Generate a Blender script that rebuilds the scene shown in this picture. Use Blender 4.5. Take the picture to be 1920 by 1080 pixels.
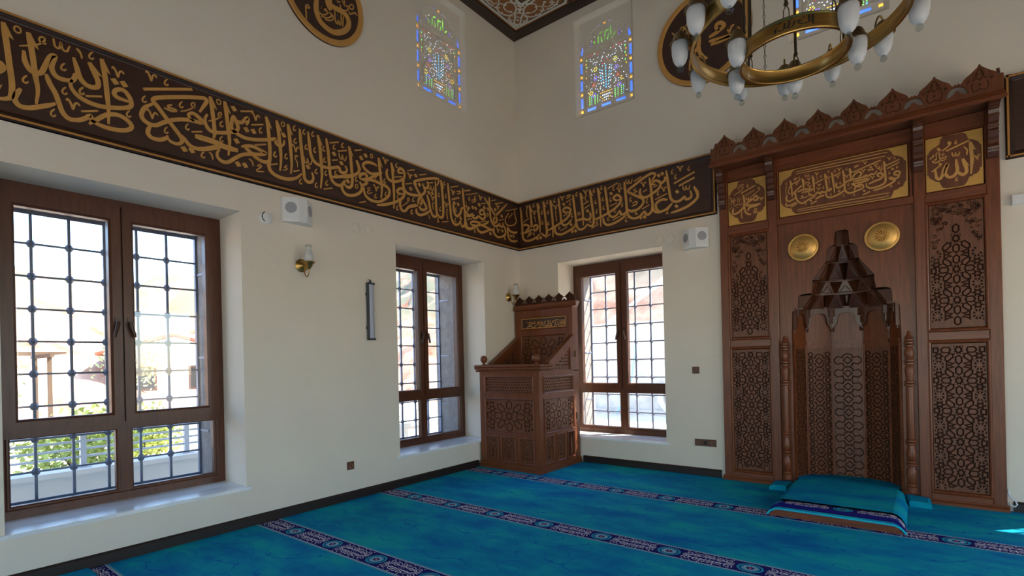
import bpy, math, random
from mathutils import Vector as V, Matrix
from mathutils.geometry import delaunay_2d_cdt
random.seed(7)
PI = math.pi
for _o in list(bpy.data.objects): bpy.data.objects.remove(_o)
C = bpy.context.scene.collection
sc = bpy.context.scene

# ------------------------------------------------------------------ camera
cd = bpy.data.cameras.new('camera'); cam = bpy.data.objects.new('camera', cd); C.objects.link(cam)
YAW, ROLL = -0.66352, -0.02288
_f = V((math.sin(YAW), math.cos(YAW), 0)); _r = V((math.cos(YAW), -math.sin(YAW), 0)); _u = V((0, 0, 1))
_r2 = _r*math.cos(ROLL)+_u*math.sin(ROLL); _u2 = -_r*math.sin(ROLL)+_u*math.cos(ROLL)
_m = Matrix((_r2, _u2, -_f)).transposed().to_4x4(); _m.translation = V((4.6465, -6.1715, 1.40))
cam.matrix_world = _m
cd.sensor_width = 36; cd.lens = 967.64/1920*36; cd.shift_y = (677.07-540)/1920; cd.clip_start = .05; cd.clip_end = 500
sc.camera = cam
# ------------------------------------------------------------------ light
SUN = V((1.03, 1.0, 1.65)).normalized()
wd = bpy.data.worlds.new('sky'); sc.world = wd; wd.use_nodes = True
_nt = wd.node_tree; _nt.nodes.clear()
_o = _nt.nodes.new('ShaderNodeOutputWorld'); _b = _nt.nodes.new('ShaderNodeBackground'); _s = _nt.nodes.new('ShaderNodeTexSky')
_s.sky_type = 'NISHITA'; _s.sun_disc = False; _s.sun_elevation = math.asin(SUN.z); _s.sun_rotation = math.atan2(SUN.x, SUN.y)
_s.air_density = 1.0; _s.dust_density = 0.4; _s.ozone_density = 2.0
_b.inputs[1].default_value = 1.08
_nt.links.new(_s.outputs[0], _b.inputs[0]); _nt.links.new(_b.outputs[0], _o.inputs[0])
sl = bpy.data.lights.new('sun', 'SUN'); sl.energy = 17.5; sl.angle = 0.009; sl.color = (1.0, .90, .77)
sun = bpy.data.objects.new('sun', sl); C.objects.link(sun); sun.rotation_euler = (-SUN).to_track_quat('-Z', 'Y').to_euler(); sun.location = (6, 6, 12)
sc.view_settings.view_transform = 'Standard'; sc.view_settings.look = 'None'; sc.view_settings.exposure = 0.08; sc.view_settings.gamma = 1
sc.view_settings.use_curve_mapping = False
cy = sc.cycles
cy.max_bounces = 14; cy.diffuse_bounces = 8; cy.glossy_bounces = 5; cy.transmission_bounces = 8; cy.transparent_max_bounces = 16
cy.caustics_reflective = False; cy.caustics_refractive = False; cy.sample_clamp_indirect = 6.0
try:
    cy.use_guiding = True; cy.use_surface_guiding = True
    cy.use_denoising = True; cy.denoiser = 'OPENIMAGEDENOISE'
except Exception: pass
# sky portals in the window openings (sampling guides only)
def portal(loc, rot, sx, sy):
    l = bpy.data.lights.new('window_portal', 'AREA'); l.shape = 'RECTANGLE'; l.size = sx; l.size_y = sy; l.cycles.is_portal = True
    o = bpy.data.objects.new('window_portal', l); C.objects.link(o); o.location = loc; o.rotation_euler = rot

# ------------------------------------------------------------------ materials
def lin(c):
    return tuple(((x/255)/12.92 if x <= 10 else ((x/255+.055)/1.055)**2.4) for x in c)
MT = {}
def mat(name, rgb, rough=.5, metal=0., var=0., scale=8., bump=0., stretch=(1, 1, 1), spec=.5, rgb2=None, bscale=None, coat=0.):
    m = bpy.data.materials.new(name); m.use_nodes = True; nt = m.node_tree; p = nt.nodes['Principled BSDF']
    c = lin(rgb)+(1,); p.inputs['Base Color'].default_value = c; p.inputs['Roughness'].default_value = rough; p.inputs['Metallic'].default_value = metal
    p.inputs['Specular IOR Level'].default_value = spec
    if coat: p.inputs['Coat Weight'].default_value = coat; p.inputs['Coat Roughness'].default_value = .25
    if var or bump or rgb2:
        tc = nt.nodes.new('ShaderNodeTexCoord'); mp = nt.nodes.new('ShaderNodeMapping'); mp.inputs['Scale'].default_value = stretch
        nt.links.new(tc.outputs['Object'], mp.inputs['Vector'])
        n = nt.nodes.new('ShaderNodeTexNoise'); n.inputs['Scale'].default_value = scale; n.inputs['Detail'].default_value = 5
        nt.links.new(mp.outputs[0], n.inputs['Vector'])
        if var or rgb2:
            r = nt.nodes.new('ShaderNodeValToRGB'); r.color_ramp.elements[0].position = .3; r.color_ramp.elements[1].position = .7
            c2 = lin(rgb2)+(1,) if rgb2 else c
            r.color_ramp.elements[0].color = tuple(x*(1-var) for x in c[:3])+(1,); r.color_ramp.elements[1].color = tuple(min(1, x*(1+var)) for x in c2[:3])+(1,)
            nt.links.new(n.outputs['Fac'], r.inputs[0]); nt.links.new(r.outputs[0], p.inputs['Base Color'])
        if bump:
            b = nt.nodes.new('ShaderNodeBump'); b.inputs['Strength'].default_value = bump; b.inputs['Distance'].default_value = .01
            if bscale:
                n2 = nt.nodes.new('ShaderNodeTexNoise'); n2.inputs['Scale'].default_value = bscale; nt.links.new(tc.outputs['Object'], n2.inputs['Vector']); nt.links.new(n2.outputs['Fac'], b.inputs['Height'])
            else: nt.links.new(n.outputs['Fac'], b.inputs['Height'])
            nt.links.new(b.outputs[0], p.inputs['Normal'])
    MT[name] = m; return m
def glassmat(name, col, gloss=.06, rough=0.):
    m = bpy.data.materials.new(name); m.use_nodes = True; nt = m.node_tree; nt.nodes.clear()
    o = nt.nodes.new('ShaderNodeOutputMaterial'); mx = nt.nodes.new('ShaderNodeMixShader'); t = nt.nodes.new('ShaderNodeBsdfTransparent'); g = nt.nodes.new('ShaderNodeBsdfGlossy')
    fr = nt.nodes.new('ShaderNodeFresnel'); geo = nt.nodes.new('ShaderNodeNewGeometry'); mr = nt.nodes.new('ShaderNodeMapRange'); mr.inputs[3].default_value = 1.45; mr.inputs[4].default_value = 1/1.45; nt.links.new(geo.outputs['Backfacing'], mr.inputs[0]); nt.links.new(mr.outputs[0], fr.inputs[0])      # same reflectance from either face
    t.inputs[0].default_value = col+(1,); g.inputs['Roughness'].default_value = rough
    nt.links.new(fr.outputs[0], mx.inputs[0]); nt.links.new(t.outputs[0], mx.inputs[1]); nt.links.new(g.outputs[0], mx.inputs[2]); nt.links.new(mx.outputs[0], o.inputs[0])
    MT[name] = m; return m
def frosted(name, col):
    m = bpy.data.materials.new(name); m.use_nodes = True; nt = m.node_tree; nt.nodes.clear()
    o = nt.nodes.new('ShaderNodeOutputMaterial'); mx = nt.nodes.new('ShaderNodeMixShader'); d = nt.nodes.new('ShaderNodeBsdfDiffuse'); t = nt.nodes.new('ShaderNodeBsdfTranslucent')
    g = nt.nodes.new('ShaderNodeBsdfGlossy'); g.inputs['Roughness'].default_value = .35; m2 = nt.nodes.new('ShaderNodeMixShader'); m2.inputs[0].default_value = .06
    d.inputs[0].default_value = col+(1,); t.inputs[0].default_value = col+(1,); mx.inputs[0].default_value = .5
    nt.links.new(d.outputs[0], mx.inputs[1]); nt.links.new(t.outputs[0], mx.inputs[2]); nt.links.new(mx.outputs[0], m2.inputs[1]); nt.links.new(g.outputs[0], m2.inputs[2]); nt.links.new(m2.outputs[0], o.inputs[0])
    MT[name] = m; return m
mat('plaster', (229, 218, 201), .75, var=.03, scale=1.3, bump=.12, bscale=55, spec=.25)
mat('reveal_plaster', (232, 228, 220), .7, spec=.3)
mat('wood', (114, 61, 32), .38, var=.28, scale=5, stretch=(9, 9, .7), bump=.05, coat=.08, spec=.4)
mat('wood_h', (114, 61, 32), .38, var=.28, scale=5, stretch=(.7, 9, 9), bump=.05, coat=.08, spec=.4)
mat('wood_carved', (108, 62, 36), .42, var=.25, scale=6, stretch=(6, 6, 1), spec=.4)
mat('wood_groove_shade', (66, 39, 25), .75, var=.2, scale=6, stretch=(6, 6, 1), spec=.15)  # carved grooves: shade painted in as a darker, duller wood colour
mat('wood_dark', (84, 47, 28), .34, var=.25, scale=6, stretch=(6, 6, 1), coat=.15)
mat('board', (64, 37, 25), .42, var=.2, scale=4, stretch=(1, 1, 8))
mat('mould', (50, 30, 20), .38, var=.2, scale=4)
mat('gold_paint', (204, 150, 78), .5, var=.06, scale=14, metal=.12)
mat('gold_plate', (204, 156, 78), .42, var=.10, scale=5, metal=.35)
mat('gold_line', (190, 132, 62), .45, metal=.2)
mat('brass', (184, 148, 84), .34, metal=1., var=.25, scale=6, stretch=(1, 1, 14))
mat('brass_dull', (158, 130, 88), .42, metal=.9, var=.25, scale=9)
mat('brass_disc', (226, 180, 104), .48, metal=.75, var=.08, scale=9)
mat('chain', (92, 76, 52), .45, metal=.8)
mat('ink', (30, 22, 14), .5)
mat('pvc_wood', (88, 49, 29), .36, var=.22, scale=5, stretch=(8, 8, .8))
mat('handle_brown', (70, 42, 28), .35)
mat('iron', (132, 140, 162), .5, metal=.3)
mat('stone', (150, 142, 138), .85, var=.2, scale=14, bump=.3, bscale=60)
mat('marble', (226, 228, 230), .22, var=.08, scale=2.2, stretch=(1, 5, 1), rgb2=(244, 244, 244))
mat('skirting', (40, 28, 22), .4)
mat('white_plastic', (226, 226, 222), .4)
mat('grey_grille', (160, 161, 163), .6, var=.1, scale=200)
mat('dark_gap', (20, 20, 22), .6)
mat('lamp_grey', (74, 80, 90), .4, metal=.4)
mat('diffuser', (176, 180, 192), .5)
mat('socket_wood', (96, 58, 38), .4, var=.15, scale=20)
mat('socket_face', (150, 122, 98), .4)
mat('revzen', (230, 221, 206), .8, spec=.2)
mat('ceil_dark', (44, 26, 16), .38, var=.2, scale=4, coat=.3)
mat('ceil_gold', (150, 96, 50), .45)
mat('ceil_white', (214, 214, 204), .55)
mat('concrete', (206, 202, 194), .85, var=.06, scale=2)
mat('ext_plaster', (220, 220, 218), .85)
mat('ground', (224, 210, 188), .95, var=.10, scale=.8)
mat('rail_grey', (190, 196, 204), .4, metal=.3)
mat('roof_tile', (160, 84, 60), .8, var=.15, scale=6)
mat('rock_wall', (196, 192, 186), .9, var=.2, scale=3.2, bump=.6)
mat('leaf', (166, 178, 92), .6, var=.3, scale=9)
mat('leaf_grey', (150, 160, 120), .7, var=.3, scale=9)
mat('bark', (92, 72, 56), .9)
mat('hose_blue', (150, 190, 228), .5)
mat('cable_white', (225, 228, 230), .4)
glassmat('glass', (.93, .95, .95))
def stained(name, col, tr=.34):
    m = bpy.data.materials.new(name); m.use_nodes = True; nt = m.node_tree; nt.nodes.clear()
    o = nt.nodes.new('ShaderNodeOutputMaterial'); mx = nt.nodes.new('ShaderNodeMixShader'); t = nt.nodes.new('ShaderNodeBsdfTransparent'); g = nt.nodes.new('ShaderNodeBsdfTranslucent')
    t.inputs[0].default_value = col+(1,); g.inputs[0].default_value = col+(1,); mx.inputs[0].default_value = tr
    nt.links.new(t.outputs[0], mx.inputs[1]); nt.links.new(g.outputs[0], mx.inputs[2]); nt.links.new(mx.outputs[0], o.inputs[0]); MT[name] = m
for n_, c_ in dict(blue=(.06, .16, .95), amber=(.95, .42, .03), red=(.5, .03, .03), green=(.22, .72, .10), yellow=(.95, .75, .05), sky=(.15, .55, .95), violet=(.22, .12, .8), clear=(.9, .92, .95)).items(): stained('glass_'+n_, c_, .72 if n_ in ('blue', 'amber') else .3)
glassmat('crystal', (.80, .84, .84))
frosted('frosted', (.86, .86, .85))
# hillside: red earth with scrub, procedural
def hillmat():
    m = bpy.data.materials.new('hill_earth'); m.use_nodes = True; nt = m.node_tree; p = nt.nodes['Principled BSDF']; p.inputs['Roughness'].default_value = .95
    tc = nt.nodes.new('ShaderNodeTexCoord'); n = nt.nodes.new('ShaderNodeTexNoise'); n.inputs['Scale'].default_value = .55; n.inputs['Detail'].default_value = 9; n.inputs['Roughness'].default_value = .7
    r = nt.nodes.new('ShaderNodeValToRGB'); e = r.color_ramp.elements; e[0].position = .36; e[0].color = lin((144, 92, 68))+(1,); e[1].position = .62; e[1].color = lin((204, 172, 146))+(1,)
    n2 = nt.nodes.new('ShaderNodeTexNoise'); n2.inputs['Scale'].default_value = .8; n2.inputs['Detail'].default_value = 8
    sx = nt.nodes.new('ShaderNodeSeparateXYZ'); mr = nt.nodes.new('ShaderNodeMapRange'); mr.inputs[1].default_value = 3.6; mr.inputs[2].default_value = 5.5
    ad = nt.nodes.new('ShaderNodeMath'); ad.operation = 'MULTIPLY'; r2 = nt.nodes.new('ShaderNodeValToRGB'); r2.color_ramp.elements[0].position = .40; r2.color_ramp.elements[1].position = .52
    mx = nt.nodes.new('ShaderNodeMix'); mx.data_type = 'RGBA'; mx.inputs[7].default_value = lin((124, 120, 96))+(1,)
    L = nt.links.new
    L(tc.outputs['Object'], n.inputs['Vector']); L(tc.outputs['Object'], n2.inputs['Vector']); L(tc.outputs['Object'], sx.inputs[0]); L(sx.outputs[2], mr.inputs[0]); L(n.outputs['Fac'], r.inputs[0]); L(n2.outputs['Fac'], r2.inputs[0])
    L(r2.outputs[0], ad.inputs[0]); L(mr.outputs[0], ad.inputs[1]); L(ad.outputs[0], mx.inputs[0]); L(r.outputs[0], mx.inputs[6]); L(mx.outputs[2], p.inputs['Base Color'])
    MT['hill'] = m
hillmat()
# carpet pile: mottled teal and blue
def carpetmat(name, c1, c2, c3):
    m = bpy.data.materials.new(name); m.use_nodes = True; nt = m.node_tree; p = nt.nodes['Principled BSDF']; p.inputs['Roughness'].default_value = .95; p.inputs['Specular IOR Level'].default_value = .1
    tc = nt.nodes.new('ShaderNodeTexCoord'); mp = nt.nodes.new('ShaderNodeMapping'); mp.inputs['Scale'].default_value = (.8, 1.5, 1)
    n = nt.nodes.new('ShaderNodeTexNoise'); n.inputs['Scale'].default_value = 1.9; n.inputs['Detail'].default_value = 6; n.inputs['Roughness'].default_value = .62
    r = nt.nodes.new('ShaderNodeValToRGB'); e = r.color_ramp.elements; e[0].position = .33; e[0].color = lin(c1)+(1,); e[1].position = .66; e[1].color = lin(c3)+(1,); k = e.new(.5); k.color = lin(c2)+(1,)
    n2 = nt.nodes.new('ShaderNodeTexNoise'); n2.inputs['Scale'].default_value = 260
    b = nt.nodes.new('ShaderNodeBump'); b.inputs['Strength'].default_value = .35; b.inputs['Distance'].default_value = .004
    L = nt.links.new
    L(tc.outputs['Object'], mp.inputs[0]); L(mp.outputs[0], n.inputs['Vector']); L(n.outputs['Fac'], r.inputs[0]); L(r.outputs[0], p.inputs['Base Color']); L(tc.outputs['Object'], n2.inputs['Vector']); L(n2.outputs['Fac'], b.inputs['Height']); L(b.outputs[0], p.inputs['Normal'])
    MT[name] = m
carpetmat('carpet_teal', (2, 112, 176), (6, 148, 184), (22, 174, 178))
mat('carpet_line', (2, 112, 180), .95, spec=.1)
mat('carpet_navy', (30, 28, 104), .95, spec=.1)
mat('carpet_white', (226, 220, 228), .95, spec=.1)
mat('carpet_aqua', (40, 158, 186), .95, spec=.1)
mat('carpet_red', (160, 36, 56), .95, spec=.1)
mat('carpet_trim', (36, 190, 214), .9, spec=.1)

# ------------------------------------------------------------------ mesh helpers
class G:
    def __init__(s): s.v = []; s.f = []; s.m = []
    def face(s, pts, mi=0):
        b = len(s.v); s.v += [tuple(p) for p in pts]; s.f.append(tuple(range(b, b+len(pts)))); s.m.append(mi)
    def box(s, x0, x1, y0, y1, z0, z1, mi=0):
        b = len(s.v); s.v += [(x, y, z) for z in (z0, z1) for x, y in ((x0, y0), (x1, y0), (x1, y1), (x0, y1))]
        for q in ((3, 2, 1, 0), (4, 5, 6, 7), (0, 1, 5, 4), (1, 2, 6, 5), (2, 3, 7, 6), (3, 0, 4, 7)): s.f.append(tuple(b+i for i in q)); s.m.append(mi)
        return s
    def prism(s, poly, fn, d0, d1, mi=0, back=True):
        b = len(s.v); n = len(poly); s.v += [tuple(fn(u, v, d0)) for u, v in poly]+[tuple(fn(u, v, d1)) for u, v in poly]
        s.f.append(tuple(range(b+n, b+2*n))); s.m.append(mi)
        if back: s.f.append(tuple(range(b+n-1, b-1, -1))); s.m.append(mi)
        for i in range(n):
            j = (i+1) % n; s.f.append((b+i, b+j, b+n+j, b+n+i)); s.m.append(mi)
        return s
    def grid(s, rows, mi=0, closed=False):
        b = len(s.v); n = len(rows[0])
        for r in rows: s.v += [tuple(p) for p in r]
        for i in range(len(rows)-1):
            for j in range(n if closed else n-1):
                k = (j+1) % n; s.f.append((b+i*n+j, b+i*n+k, b+(i+1)*n+k, b+(i+1)*n+j)); s.m.append(mi)
        return s
    def tube(s, pts, r, n=8, mi=0, caps=True):
        pts = [V(p) for p in pts]; rows = []; N = len(pts); ref = None
        for i, p in enumerate(pts):
            t = (pts[min(i+1, N-1)]-pts[max(i-1, 0)]).normalized()
            if ref is None:
                ref = V((0, 0, 1)) if abs(t.z) < .9 else V((1, 0, 0))
            a = ref-t*ref.dot(t)
            if a.length < 1e-4: a = V((1, 0, 0))-t*t.x
            a.normalize(); ref = a; b = t.cross(a); rr = r[i] if isinstance(r, (list, tuple)) else r
            rows.append([p+a*(rr*math.cos(2*PI*k/n))+b*(rr*math.sin(2*PI*k/n)) for k in range(n)])
        s.grid(rows, mi, True)
        if caps: s.face(rows[0][::-1], mi); s.face(rows[-1], mi)
        return s
    def lathe(s, prof, c=(0, 0, 0), n=20, mi=0, fn=None):
        rows = []
        for r, z in prof:
            row = []
            for k in range(n):
                a = 2*PI*k/n; p = (r*math.cos(a), r*math.sin(a), z)
                if fn: p = fn(*p)
                row.append((c[0]+p[0], c[1]+p[1], c[2]+p[2]))
            rows.append(row)
        return s.grid(rows, mi, True)
    def add(s, o, fn=None, mi=0):
        b = len(s.v); s.v += [fn(*p) if fn else p for p in o.v]; s.f += [tuple(b+i for i in f) for f in o.f]; s.m += [m+mi for m in o.m]; return s
ORG = {}
def tag(o, label=None, cat=None, group=None, kind=None):
    if label: o['label'] = label
    if cat: o['category'] = cat
    if group: o['group'] = group
    if kind: o['kind'] = kind
    return o
def thing(name, label, cat, loc=(0, 0, 0), rotz=0., group=None, kind=None, local=False):
    o = bpy.data.objects.new(name, None); C.objects.link(o); o.empty_display_size = .1; o.location = loc; o.rotation_euler = (0, 0, rotz)
    ORG[o.name] = V((0, 0, 0)) if local else V(loc)
    return tag(o, label, cat, group, kind)
def obj(name, g, mats, parent=None, smooth=None, label=None):
    me = bpy.data.meshes.new(name); org = V((0, 0, 0))
    if parent: org = ORG[parent.name]
    elif g.v:
        xs = [p[0] for p in g.v]; ys = [p[1] for p in g.v]; zs = [p[2] for p in g.v]
        org = V(((min(xs)+max(xs))/2, (min(ys)+max(ys))/2, min(zs)))
    me.from_pydata([(p[0]-org.x, p[1]-org.y, p[2]-org.z) for p in g.v], [], g.f)
    if isinstance(mats, str): mats = [mats]
    for m in mats: me.materials.append(MT[m])
    if len(mats) > 1: me.polygons.foreach_set('material_index', g.m)
    if smooth:
        me.polygons.foreach_set('use_smooth', [True]*len(me.polygons))
        try: me.set_sharp_from_angle(angle=math.radians(smooth))
        except Exception: pass
    me.update()
    o = bpy.data.objects.new(name, me); C.objects.link(o); ORG[o.name] = org
    if parent: o.parent = parent
    else: o.location = org
    if label: o['label'] = label
    return o
def struct(name, g, mats, parent=None, smooth=None):
    o = obj(name, g, mats, parent, smooth)
    if not parent: o['kind'] = 'structure'
    return o
def dup(root, loc, rotz=None, label=None, kids=True, name=None):
    r = root.copy(); C.objects.link(r); r.location = loc
    if rotz is not None: r.rotation_euler = (0, 0, rotz)
    if label: r['label'] = label
    if name: r.name = name
    for ch in list(root.children):
        c = ch.copy(); C.objects.link(c); c.parent = r
        for g in list(ch.children):
            d = g.copy(); C.objects.link(d); d.parent = c
    return r
# ------------------------------------------------------------------ 2-D drawing helpers
def area2(p): return sum(p[i][0]*p[(i+1) % len(p)][1]-p[(i+1) % len(p)][0]*p[i][1] for i in range(len(p)))
def ccw(p): return list(p) if area2(p) > 0 else list(p)[::-1]
def offset(p, d):
    p = ccw(p); n = len(p); out = []
    for i in range(n):
        a, b, c = V(p[i-1]), V(p[i]), V(p[(i+1) % n]); e1 = (b-a).normalized(); e2 = (c-b).normalized()
        n1 = V((e1.y, -e1.x)); n2 = V((e2.y, -e2.x)); m = n1+n2; L = m.length
        if L < .3: m = n1; k = 1
        else: m = m/L; k = min(2.2, 1/max(.3, m.dot(n1)))
        out.append(tuple(b+m*(d*k)))
    return out
def smooth(pts, n=6):
    if len(pts) < 3: return [tuple(p) for p in pts]
    P = [V(p) for p in pts]; Q = [P[0]*2-P[1]]+P+[P[-1]*2-P[-2]]; out = []
    for i in range(1, len(Q)-2):
        a, b, c, d = Q[i-1:i+3]; k = max(2, min(n, int((c-b).length/.012)+1)) if n > 1 else 1
        for j in range(k):
            t = j/k; out.append(tuple(.5*((2*b)+(c-a)*t+(2*a-5*b+4*c-d)*t*t+(3*b-a-3*c+d)*t**3)))
    out.append(tuple(P[-1])); return out
def ribbon(pts, w, prof=None):
    P = [V(p) for p in pts]; n = len(P); L = [0]
    for i in range(1, n): L.append(L[-1]+(P[i]-P[i-1]).length)
    T = L[-1] or 1; a = []; b = []
    for i in range(n):
        t = (P[min(i+1, n-1)]-P[max(i-1, 0)])
        if t.length < 1e-7: t = V((1, 0))
        t.normalize(); nn = V((-t.y, t.x)); h = w/2*(prof(L[i]/T) if prof else 1); a.append(P[i]+nn*h); b.append(P[i]-nn*h)
    return a, b
def quads(pts, w, prof=None):
    a, b = ribbon(pts, w, prof); return [[tuple(a[i]), tuple(b[i]), tuple(b[i+1]), tuple(a[i+1])] for i in range(len(a)-1)]
def spiral(cx, cy, r, a0, turns, sgn=1, k=10, ry=None):
    n = int(k*turns)+2; return [(cx+r*(1-.85*i/n)*math.cos(a0+sgn*2*PI*turns*i/n), cy+(ry or r)*(1-.85*i/n)*math.sin(a0+sgn*2*PI*turns*i/n)) for i in range(n+1)]
def circle(cx, cy, r, n=20, ry=None): return [(cx+r*math.cos(2*PI*k/n), cy+(ry or r)*math.sin(2*PI*k/n)) for k in range(n)]
def rect(x0, x1, y0, y1): return [(x0, y0), (x1, y0), (x1, y1), (x0, y1)]
def star(cx, cy, ro, ri, n, a0=PI/2, sx=1, sy=1):
    return [(cx+sx*(ro if k % 2 == 0 else ri)*math.cos(a0+PI*k/n), cy+sy*(ro if k % 2 == 0 else ri)*math.sin(a0+PI*k/n)) for k in range(2*n)]
def cdt(faces, eps=1e-5):
    vs = []; fs = []; keep = []
    for i, p in enumerate(faces):
        if abs(area2(p)) < 1e-9: continue
        b = len(vs); p = ccw(p); vs += [V((q[0], q[1])) for q in p]; fs.append(list(range(b, b+len(p)))); keep.append(i)
    r = delaunay_2d_cdt(vs, [], fs, 0, eps, True)
    return r[0], r[2], [set(keep[k] for k in o) for o in r[5]]
def carve(outline, rings=(), fills=(), holes=(), g=.004, depth=.005, thick=.0, back=False, fn=None, side=True):
    """a flat board with grooves along closed rings, sunk areas and pierced holes; one mesh"""
    faces = [outline]; R = []; Fi = []; H = []
    for p in rings: R.append((len(faces), len(faces)+1)); faces += [offset(p, g/2), offset(p, -g/2)]
    for p in fills: Fi.append(len(faces)); faces.append(p)
    for p in holes: H.append(len(faces)); faces.append(p)
    vs, ts, of = cdt(faces); Fi = set(Fi); H = set(H); gq = G(); lev = []
    for o in of:
        if 0 not in o or o & H: lev.append(None)
        elif o & Fi or any(a in o and b not in o for a, b in R): lev.append(1)
        else: lev.append(0)
    idx = {}
    def vi(i, d):
        if (i, d) not in idx: idx[(i, d)] = len(gq.v); gq.v.append(tuple(fn(vs[i].x, vs[i].y, d)))
        return idx[(i, d)]
    ed = {}
    for t, l in zip(ts, lev):
        if l is None: continue
        d = -depth if l else 0.
        gq.f.append(tuple(vi(i, d) for i in t)); gq.m.append(1 if l else 0)
        if back: gq.f.append(tuple(vi(i, -thick) for i in t[::-1])); gq.m.append(0)
        for k in range(len(t)):
            a, b = t[k], t[(k+1) % len(t)]; ed.setdefault((min(a, b), max(a, b)), []).append(d)
    for (a, b), ds in ed.items():
        if len(ds) == 2 and ds[0] != ds[1]: hi, lo, mi = max(ds), min(ds), 1
        elif len(ds) == 1 and side and thick: hi, lo, mi = ds[0], -thick, 0
        else: continue
        gq.f.append((vi(a, hi), vi(b, hi), vi(b, lo), vi(a, lo))); gq.m.append(mi)
    return gq
def paint(outline, layers, fn, base=0):
    """a flat surface inlaid with layered shapes, one material per layer"""
    vs, ts, of = cdt([outline]+[p for p, _ in layers]); gq = G(); ix = {}
    def vi(i):
        if i not in ix: ix[i] = len(gq.v); gq.v.append(tuple(fn(vs[i].x, vs[i].y)))
        return ix[i]
    for t, o in zip(ts, of):
        if 0 not in o: continue
        k = max(o); gq.f.append(tuple(vi(i) for i in t)); gq.m.append(layers[k-1][1] if k else base)
    return gq
# ------------------------------------------------------------------ calligraphy
TR = {}
def letters(sec, fn, W, h, g=None, ms=1., dz=0., only=None, d0=0.):
    """raised lettering: pen strokes of width W with tapered ends"""
    g = g or G(); k_ = 0
    def solid(pts, w, prof):
        nonlocal k_
        k_ += 1; hh = h+(k_ % 7)*.00012; a, b = ribbon(pts, w, prof); n = len(a)
        rows = [[fn(p.x, p.y, d0) for p in a], [fn(p.x, p.y, hh) for p in a], [fn(p.x, p.y, hh) for p in b], [fn(p.x, p.y, d0) for p in b]]; g.grid(rows)
        g.face([rows[0][0], rows[1][0], rows[2][0], rows[3][0]]); g.face([rows[3][-1], rows[2][-1], rows[1][-1], rows[0][-1]])
    taper = lambda a, b: (lambda t: min(1, a+(1-a)*min(1, t/.10))*min(1, b+(1-b)*min(1, (1-t)/.16)))
    for k, P in TR[sec]:
        if only and k not in only: continue
        P = [(u, v+dz) for u, v in P]
        if k in 'alsSmtZ':
            w = W*{'a': 1.05, 'l': 1.05, 's': 1., 'S': 1.5, 'Z': 2.1, 'm': .5, 't': .34}[k]
            pr = {'a': lambda t: (.75+.25*min(1, t/.1))*(1-.55*max(0, (t-.55)/.45)), 'l': taper(.75, .5), 's': taper(.55, .55), 'S': taper(.7, .7), 'Z': taper(.7, .7), 'm': taper(.7, .7), 't': taper(.9, .6)}[k]
            solid(smooth(P), w, pr)
            if k in 'al':
                q = V(P[0]); dr = (V(P[1])-q).normalized()
                for i in range(1, len(P)):
                    if (V(P[i])-q).length > .12: dr = (V(P[i])-q).normalized(); break
                nn = V((-dr.y, dr.x)); nn = nn if nn.x > 0 else -nn
                tri = [q+nn*(w*.30), q+nn*(w*.45)+dr*(w*2.6), q+nn*(w*1.25)+dr*(w*3.1)]; g.prism(ccw([tuple(p) for p in tri]), fn, d0, h+.0009)
        elif k in 'bB':
            solid(P, W*(.42 if k == 'b' else .7), None)
        else:
            u, v = P[0]; s = ms
            if k == 'd':
                e = .026*s; g.prism(ccw([(u-e*1.05, v+e*.35), (u+e*.1, v+e*.95), (u+e*1.05, v-e*.35), (u-e*.1, v-e*.95)]), fn, d0, h)
            elif k == 'h': solid([(u+.017*s*math.cos(a), v+.021*s*math.sin(a)) for a in [i*PI/5 for i in range(11)]], W*.3, None)
            elif k == 'c': solid(smooth([(u+.012*s, v+.032*s), (u-.006*s, v+.008*s), (u-.008*s, v-.016*s), (u+.008*s, v-.02*s), (u+.016*s, v-.006*s)], 4), W*.36, taper(.3, .8))
            elif k == 'v': solid(smooth([(u-.034*s, v+.018*s), (u-.03*s, v+.034*s), (u-.014*s, v+.012*s), (u, v-.032*s)], 4), W*.42, taper(.7, .8)); solid(smooth([(u, v-.032*s), (u+.01*s, v+.012*s), (u+.024*s, v+.022*s), (u+.038*s, v+.008*s)], 4), W*.42, taper(.7, .6))
            elif k == 'w': solid(smooth([(u-.044*s, v+.034*s), (u-.036*s, v-.018*s), (u-.014*s, v-.022*s), (u-.006*s, v+.022*s), (u+.004*s, v-.02*s), (u+.026*s, v-.026*s), (u+.042*s, v+.02*s)], 4), W*.42, taper(.7, .7))
    return g
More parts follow.
